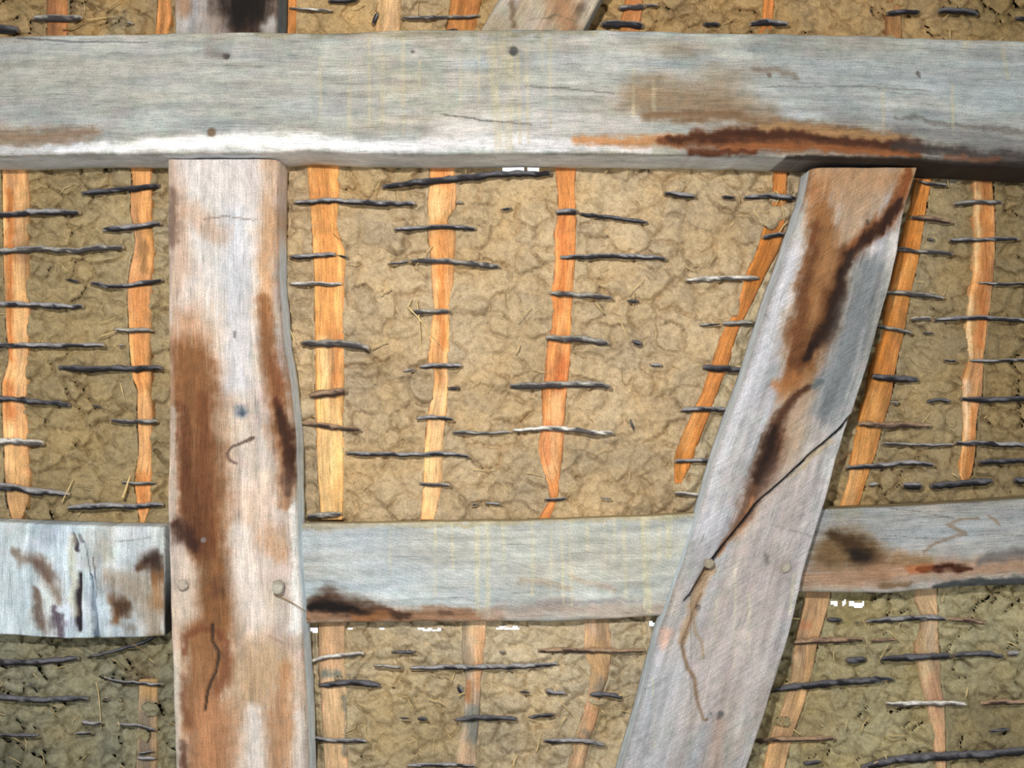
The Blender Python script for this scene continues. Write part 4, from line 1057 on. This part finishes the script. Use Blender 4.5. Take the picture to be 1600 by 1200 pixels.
# middle right
clay_panel('clay_panel', 'clay infill with two orange staves right of the slanting brace, above the right rail',
    [(200, 1385), (265, 1368), (400, 1330), (600, 1272), (800, 1212), (850, 1198)], [(200, 1730), (900, 1730)], [(1200, 256), (1730, 262)], [(1180, 862), (1730, 850)], (170, 152, 116),
    [S([(250, 1437, 1462), (330, 1420, 1448), (400, 1403, 1436), (460, 1388, 1424), (520, 1376, 1413), (570, 1364, 1402), (620, 1350, 1394), (660, 1340, 1382), (700, 1334, 1372), (740, 1328, 1358), (796, 1312, 1342)], 250, 796, base=(196, 132, 70),
       strokes=[so(1440, 300, 1400, 440, 8, (184, 112, 46)), so(1420, 400, 1396, 470, 6, (216, 158, 92)), so(1390, 500, 1372, 580, 9, (188, 118, 48)), so(1370, 620, 1340, 740, 14, (216, 160, 96)), so(1330, 740, 1326, 790, 12, (224, 178, 122))]),
     S([(250, 1520, 1550), (350, 1522, 1556), (420, 1522, 1554), (460, 1517, 1550), (510, 1511, 1543), (560, 1515, 1538), (610, 1503, 1536), (650, 1505, 1528), (700, 1503, 1526), (740, 1500, 1520), (752, 1504, 1514)], 250, 752, base=(206, 150, 96),
       strokes=[so(1540, 260, 1544, 440, 8, (178, 112, 58)), so(1526, 300, 1526, 420, 4, (232, 200, 148)), so(1516, 450, 1514, 560, 4, (238, 214, 170)), so(1536, 450, 1532, 540, 6, (190, 112, 56)), so(1510, 600, 1512, 690, 5, (232, 204, 168)), so(1520, 640, 1516, 740, 5, (200, 130, 70))])],
    [([(1420, 340), (1450, 342), (1488, 347)], 9, 'brown'), ([(1398, 388), (1440, 393), (1490, 397)], 8, 'grey'), ([(1488, 319), (1530, 315), (1567, 317)], 8, 'grey'), ([(1448, 374), (1460, 374)], 6, 'black'), ([(1480, 375), (1530, 374), (1592, 375)], 7, 'dark'),
     ([(1380, 457), (1440, 460), (1475, 465)], 9, 'grey'), ([(1420, 498), (1456, 498)], 6, 'pale'), ([(1456, 500), (1530, 497), (1620, 501)], 8, 'dark'), ([(1528, 441), (1560, 443), (1620, 444)], 5, 'dark'), ([(1365, 511), (1400, 515), (1426, 520)], 7, 'grey'),
     ([(1362, 588), (1400, 591), (1434, 594)], 12, 'black'), ([(1472, 562), (1496, 563)], 5, 'dark'), ([(1515, 563), (1560, 564), (1620, 563)], 6, 'dark'), ([(1447, 627), (1468, 625), (1485, 627)], 7, 'black'), ([(1500, 624), (1550, 624), (1640, 623)], 9, 'black'),
     ([(1340, 662), (1400, 664), (1432, 664), (1455, 666)], 11, 'brown'), ([(1376, 693), (1440, 695), (1490, 694)], 6, 'grey'), ([(1490, 692), (1540, 693), (1620, 696)], 9, 'dark'), ([(1320, 731), (1370, 728), (1420, 722), (1460, 726)], 9, 'dark'), ([(1527, 722), (1570, 721), (1640, 717)], 9, 'black'),
     ([(1408, 759), (1440, 759)], 11, 'dark'), ([(1452, 759), (1500, 756), (1550, 751)], 12, 'black'), ([(1582, 750), (1640, 752)], 11, 'black'), ([(1434, 283), (1448, 286), (1482, 290)], 5, 'dark'), ([(1390, 628), (1406, 630)], 4, 'dark'), ([(1355, 758), (1372, 756)], 8, 'grey'), ([(1440, 519), (1460, 522)], 4, 'grey')],
    [([(1432, 439), (1438, 440), (1444, 439)], 2), ([(1420, 558), (1440, 576), (1456, 578)], 1.2, 1), ([(1488, 740), (1494, 744)], 2.4), ([(1410, 628), (1414, 645)], 1.4, 1), ([(1480, 280), (1484, 296)], 1.5)],
    33, 30, patches=[([(1560, 300, 60), (1600, 700, 90)], (140, 120, 82), 0.6, 0.9), ([(1345, 770, 30)], (166, 138, 92), 0.5, 0.8), ([(1475, 275, 12), (1500, 268, 8)], (180, 180, 170), 0.6, 0.7), ([(1590, 272, 16)], (184, 190, 196), 0.6, 0.7)], nfib=30)

# lower left
clay_panel('clay_panel', 'dim greenish clay infill below the pale blue-grey rail, bottom left',
    [(900, -130), (1300, -130)], [(900, 352), (1300, 352)], [(-130, 908), (356, 908)], [(-130, 1300), (356, 1300)], (150, 145, 118),
    [S([(1060, 217, 246), (1120, 215, 245), (1200, 212, 244), (1290, 210, 242)], 1062, 1290, base=(176, 150, 116), strokes=[so(232, 1066, 232, 1084, 14, (206, 160, 100)), so(228, 1100, 228, 1200, 12, (120, 112, 100))], cover=[(236, 1108, 16, 14), (222, 1150, 14, 14)])],
    [([(-50, 1034), (0, 1035), (60, 1034), (125, 1028)], 10, 'black'), ([(136, 1028), (170, 1020), (225, 1003), (256, 986)], 6, 'black'), ([(-50, 1088), (0, 1090), (50, 1093), (140, 1092)], 10, 'black'), ([(163, 1058), (185, 1065), (255, 1070)], 6, 'dark'), ([(158, 1091), (172, 1090)], 5, 'dark'),
     ([(-40, 1148), (0, 1148), (62, 1149)], 6, 'black'), ([(127, 1127), (145, 1130), (162, 1129)], 6, 'dark'), ([(116, 1147), (146, 1143)], 5, 'dark'), ([(182, 1132), (215, 1134), (246, 1141)], 6, 'dark'), ([(213, 1184), (245, 1184)], 6, 'dark'), ([(215, 1177), (242, 1174)], 4, 'dark'), ([(45, 1066), (53, 1073)], 5, 'black')],
    [([(150, 1066), (154, 1084), (158, 1138)], 1.6), ([(232, 1028), (240, 1036)], 1.8), ([(80, 1107), (92, 1122)], 1.6, 1), ([(204, 1004), (224, 1016), (238, 1026)], 1.5, 1), ([(52, 1052), (58, 1060)], 1.8), ([(185, 1128), (187, 1140)], 1.5)],
    44, 30, patches=[([(20, 1060, 18)], (156, 152, 130), 0.6, 0.8), ([(10, 1180, 40)], (96, 96, 80), 0.6, 0.9), ([(28, 1155, 14), (95, 1140, 20)], (156, 142, 108), 0.4, 0.8), ([(220, 1055, 24)], (140, 120, 88), 0.5, 0.8)], nfib=45)

# lower middle
clay_panel('clay_panel', 'straw-flecked clay infill with three dusty staves below the middle rail',
    [(880, 356), (1300, 356)], [(900, 1082), (1000, 1048), (1200, 990), (1300, 962)], [(350, 900), (1150, 892)], [(350, 1300), (1100, 1300)], (202, 184, 150),
    [S([(962, 496, 537), (1030, 497, 538), (1080, 500, 540), (1150, 504, 542), (1290, 512, 548)], 962, 1290, base=(204, 168, 128), strokes=[so(516, 980, 516, 1040, 16, (214, 172, 132)), so(505, 1055, 530, 1058, 6, (96, 112, 112)), so(520, 1090, 524, 1200, 14, (206, 172, 130)), so(538, 1090, 542, 1180, 3, (96, 104, 100))], cover=[(530, 1060, 8, 6)]),
     S([(962, 722, 760), (1020, 722, 757), (1070, 728, 752), (1110, 724, 750), (1160, 716, 746), (1290, 706, 742)], 962, 1290, base=(190, 164, 132), strokes=[so(748, 980, 750, 1070, 6, (212, 158, 108)), so(728, 980, 728, 1060, 6, (150, 138, 116)), so(734, 1070, 734, 1096, 5, (164, 104, 60)), so(738, 1110, 738, 1150, 10, (112, 122, 118)), so(728, 1170, 724, 1200, 8, (198, 166, 134))]),
     S([(962, 914, 950), (1012, 913, 956), (1050, 922, 952), (1090, 918, 940), (1115, 911, 936), (1160, 896, 921), (1290, 868, 900)], 962, 1290, base=(196, 160, 120), strokes=[so(930, 1024, 936, 1060, 14, (204, 164, 116)), so(924, 976, 932, 990, 8, (190, 164, 140)), so(938, 1062, 936, 1078, 8, (120, 116, 104)), so(924, 1110, 924, 1140, 10, (204, 150, 108)), so(914, 1146, 918, 1150, 6, (110, 108, 100))], cover=[(935, 1094, 16, 9)])],
    [([(486, 1033), (520, 1025), (570, 1021)], 8, 'pale'), ([(612, 1019), (650, 1018)], 6, 'black'), ([(584, 1040), (630, 1042)], 6, 'grey'), ([(640, 1043), (700, 1043), (800, 1041), (873, 1037)], 9, 'dark'), ([(498, 1070), (550, 1067), (595, 1072)], 10, 'black'), ([(625, 1122), (640, 1123)], 4, 'black'), ([(653, 1124), (668, 1124)], 7, 'black'),
     ([(710, 1125), (750, 1121), (800, 1122), (808, 1124)], 9, 'black'), ([(482, 1152), (530, 1157), (575, 1158)], 8, 'dark'), ([(635, 1196), (700, 1195), (745, 1197)], 7, 'dark'), ([(840, 1017), (880, 1016), (985, 1017), (1008, 1016)], 9, 'brown'), ([(852, 1079), (885, 1083)], 9, 'dark'), ([(922, 1085), (950, 1086), (972, 1090)], 9, 'black'),
     ([(825, 1121), (845, 1119), (866, 1116)], 7, 'black'), ([(848, 1157), (900, 1157), (946, 1163)], 8, 'dark'), ([(780, 1019), (790, 1020)], 5, 'dark'), ([(812, 1081), (828, 1081)], 4, 'black'), ([(716, 1070), (722, 1085)], 9, 'dark')],
    [([(866, 1076), (878, 1098), (892, 1115)], 2.6), ([(884, 1118), (878, 1128), (874, 1135)], 2.6), ([(800, 1200), (804, 1188), (809, 1177)], 3), ([(838, 1176), (842, 1160), (845, 1146)], 2.2), ([(668, 1092), (685, 1096), (700, 1104)], 2), ([(622, 1056), (634, 1064), (644, 1067)], 1.4, 1), ([(636, 1014), (641, 1024), (642, 1034)], 1.4), ([(570, 1132), (572, 1150), (580, 1162)], 1.6),
     ([(964, 1088), (974, 1085), (982, 1082)], 2), ([(716, 1087), (726, 1082)], 2.6), ([(822, 1122), (836, 1126), (846, 1128)], 2), ([(940, 1110), (946, 1116)], 2.4), ([(655, 1170), (664, 1182)], 1.6)],
    55, 30, slits=[(481, 496, 981, 988), (544, 551, 980, 983), (592, 600, 980, 983), (652, 690, 982, 985.5), (774, 812, 980.5, 984), (1014, 1025, 971, 978)],
    patches=[([(960, 985, 14), (1000, 1000, 16)], (200, 186, 156), 0.6, 0.7), ([(930, 975, 12)], (196, 172, 146), 0.5, 0.7), ([(470, 1080, 20), (480, 1180, 20)], (134, 124, 96), 0.6, 0.8), ([(640, 1160, 100)], (152, 134, 92), 0.4, 0.9), ([(950, 1120, 24)], (182, 158, 112), 0.5, 0.8)], nfib=90)

# lower right
clay_panel('clay_panel', 'rough olive clay infill with long black twigs below the right rail, bottom right',
    [(880, 1178), (1000, 1150), (1200, 1088), (1300, 1056)], [(880, 1730), (1300, 1730)], [(1050, 866), (1730, 853)], [(1040, 1300), (1730, 1300)], (181, 170, 132),
    [S([(905, 1262, 1302), (960, 1252, 1292), (1000, 1242, 1280), (1060, 1236, 1268), (1110, 1221, 1254), (1150, 1206, 1240), (1290, 1176, 1208)], 905, 1290, base=(188, 152, 112), strokes=[so(1282, 930, 1276, 980, 16, (196, 158, 118)), so(1256, 976, 1262, 976, 6, (202, 132, 92)), so(1248, 1030, 1246, 1044, 6, (210, 184, 148)), so(1240, 1060, 1220, 1140, 14, (176, 146, 112))], cover=[(1246, 1068, 20, 8), (1225, 1128, 14, 10)]),
     S([(905, 1424, 1464), (930, 1426, 1465), (970, 1440, 1467), (1010, 1431, 1468), (1060, 1439, 1470), (1110, 1450, 1477), (1165, 1460, 1478), (1290, 1470, 1486)], 905, 1290, base=(190, 158, 120), strokes=[so(1440, 930, 1446, 960, 12, (198, 168, 130)), so(1452, 980, 1452, 1010, 10, (202, 180, 150)), so(1444, 1036, 1450, 1050, 8, (214, 190, 150)), so(1456, 1060, 1468, 1160, 10, (196, 150, 116))])],
    [([(1292, 968), (1315, 969)], 8, 'black'), ([(1336, 973), (1342, 973)], 4, 'black'), ([(1352, 971), (1400, 967), (1450, 965), (1480, 967)], 9, 'dark'), ([(1480, 967), (1510, 969), (1541, 974)], 8, 'brown'), ([(1238, 1003), (1300, 1000), (1350, 1000)], 10, 'brown'), ([(1358, 1001), (1380, 1000), (1402, 998)], 6, 'brown'),
     ([(1322, 1033), (1353, 1030)], 10, 'black'), ([(1374, 1031), (1440, 1026), (1485, 1025)], 12, 'black'), ([(1488, 1024), (1530, 1021), (1568, 1025)], 9, 'black'), ([(1572, 1020), (1592, 1020)], 8, 'dark'), ([(1203, 1080), (1240, 1073), (1300, 1067), (1380, 1063)], 11, 'black'), ([(1364, 1058), (1398, 1063)], 5, 'black'),
     ([(1382, 1100), (1440, 1099), (1510, 1099)], 9, 'pale'), ([(1532, 1098), (1570, 1097), (1640, 1098)], 9, 'brown'), ([(1173, 1157), (1240, 1155), (1305, 1153)], 9, 'brown'), ([(1544, 1142), (1578, 1140)], 5, 'black'), ([(1345, 1199), (1370, 1193), (1400, 1187), (1450, 1183), (1520, 1179), (1640, 1171)], 14, 'black'), ([(1255, 1193), (1283, 1190)], 7, 'black'), ([(1545, 1142), (1560, 1141)], 5, 'black')],
    [([(1372, 1036), (1380, 1020), (1390, 1004)], 1.8), ([(1390, 986), (1398, 996), (1406, 1002)], 1.8), ([(1438, 998), (1446, 1014), (1456, 1026)], 1.6), ([(1574, 1002), (1584, 1007), (1594, 1014)], 1.8), ([(1508, 1092), (1511, 1080), (1512, 1074)], 2.4), ([(1344, 1145), (1350, 1130), (1358, 1120)], 2), ([(1302, 1018), (1303, 1030)], 2.2), ([(1390, 1148), (1402, 1149), (1416, 1149)], 2),
     ([(1352, 1202), (1366, 1192), (1378, 1188)], 2.2), ([(1382, 1178), (1388, 1192)], 2.2), ([(1230, 968), (1240, 966), (1250, 967)], 2.6), ([(1520, 932), (1524, 944), (1526, 930)], 1.4), ([(1472, 940), (1476, 926), (1482, 920)], 1.4), ([(1240, 1140), (1250, 1148)], 2), ([(1320, 1140), (1326, 1120), (1338, 1118)], 1.4)],
    66, 29, slits=[(1298, 1309, 939, 946), (1316, 1322, 939, 946), (1327, 1349, 940, 948)], patches=[([(1560, 1150, 80)], (120, 106, 74), 0.6, 0.9), ([(1250, 1120, 50)], (156, 136, 98), 0.4, 0.9), ([(1330, 955, 26)], (128, 112, 66), 0.4, 0.8)], nfib=60)

# strips above the long beam
clay_panel('clay_panel', 'strip of rough clay above the beam, left of the charred post',
    [(-130, -130), (70, -130)], [(-130, 348), (70, 348)], [(-130, -110), (350, -110)], [(-130, 78), (350, 78)], (172, 146, 104),
    [S([(-100, 74, 106), (70, 72, 104)], -100, 70, base=(160, 108, 66)), S([(-100, 246, 270), (10, 246, 268), (70, 240, 260)], -100, 70, base=(206, 140, 80))],
    [([(52, 28), (90, 29), (130, 28)], 11, 'grey'), ([(-40, 40), (0, 46), (30, 46)], 14, 'black'), ([(196, 35), (210, 38)], 5, 'dark')],
    [([(98, 47), (118, 40), (134, 31)], 2.6, 1), ([(134, 31), (160, 28), (182, 25)], 2), ([(167, 15), (178, 8), (188, 1)], 1.8, 1)], 77, 36, patches=[([(190, 40, 24)], (164, 158, 136), 0.6, 0.8), ([(30, 10, 24)], (130, 116, 78), 0.5, 0.8)], nfib=20)
clay_panel('clay_panel', 'strip of clay above the beam, between the charred post and the slanting brace foot',
    [(-130, 352), (70, 352)], [(-130, 920), (0, 850), (70, 815)], [(352, -110), (920, -110)], [(352, 72), (920, 72)], (190, 162, 116),
    [S([(-100, 438, 464), (70, 436, 462)], -100, 70, base=(190, 128, 74)), S([(-100, 590, 630), (0, 588, 627), (70, 583, 622)], -100, 70, base=(206, 168, 122)), S([(-100, 712, 768), (0, 703, 752), (70, 692, 738)], -100, 70, base=(186, 124, 68))],
    [([(513, 3), (540, 1), (560, -3)], 8, 'black'), ([(452, 12), (475, 14), (520, 18)], 5, 'pale'), ([(626, 28), (690, 27), (750, 24)], 7, 'grey'), ([(700, 47), (714, 46)], 5, 'black'), ([(582, 40), (590, 20)], 6, 'dark')],
    [([(578, 20), (588, 10), (592, 2)], 1.4, 1)], 88, 36, patches=[([(650, 15, 40)], (188, 168, 136), 0.5, 0.8)], nfib=25)
clay_panel('clay_panel', 'strip of clay with dark twigs above the beam, right of the slanting brace foot',
    [(-130, 960), (0, 905), (70, 880)], [(-130, 1730), (70, 1730)], [(870, -110), (1730, -110)], [(870, 74), (1200, 76), (1400, 82), (1730, 90)], (178, 150, 106),
    [S([(-100, 984, 1012), (15, 974, 1004), (36, 968, 1000), (70, 966, 996)], -100, 70, base=(204, 136, 80)), S([(-100, 1194, 1216), (30, 1192, 1208), (70, 1176, 1200)], -100, 70, base=(190, 120, 62), cover=[(1192, 45, 20, 12)]), S([(-100, 1388, 1412), (70, 1384, 1408)], -100, 70, base=(170, 124, 78), cover=[(1398, 0, 24, 24), (1402, 58, 20, 10)])],
    [([(966, 11), (985, 12), (1008, 11)], 10, 'grey'), ([(1006, 9), (1030, 9)], 5, 'grey'), ([(938, 38), (960, 37), (1006, 41)], 12, 'dark'), ([(1098, 38), (1125, 39)], 7, 'black'), ([(1170, 38), (1200, 34), (1232, 38)], 11, 'dark'), ([(1384, 20), (1410, 18), (1437, 20)], 8, 'black'), ([(1464, 17), (1500, 16), (1528, 22)], 10, 'black'), ([(1360, 16), (1363, 20)], 5, 'black'), ([(1585, 28), (1630, 30)], 9, 'black')],
    [([(1110, 10), (1113, 17)], 2), ([(1484, 46), (1485, 60)], 2), ([(1494, 8), (1495, 18)], 1.4)], 99, 36, patches=[([(1560, 20, 60)], (124, 110, 76), 0.6, 0.9)], nfib=25)
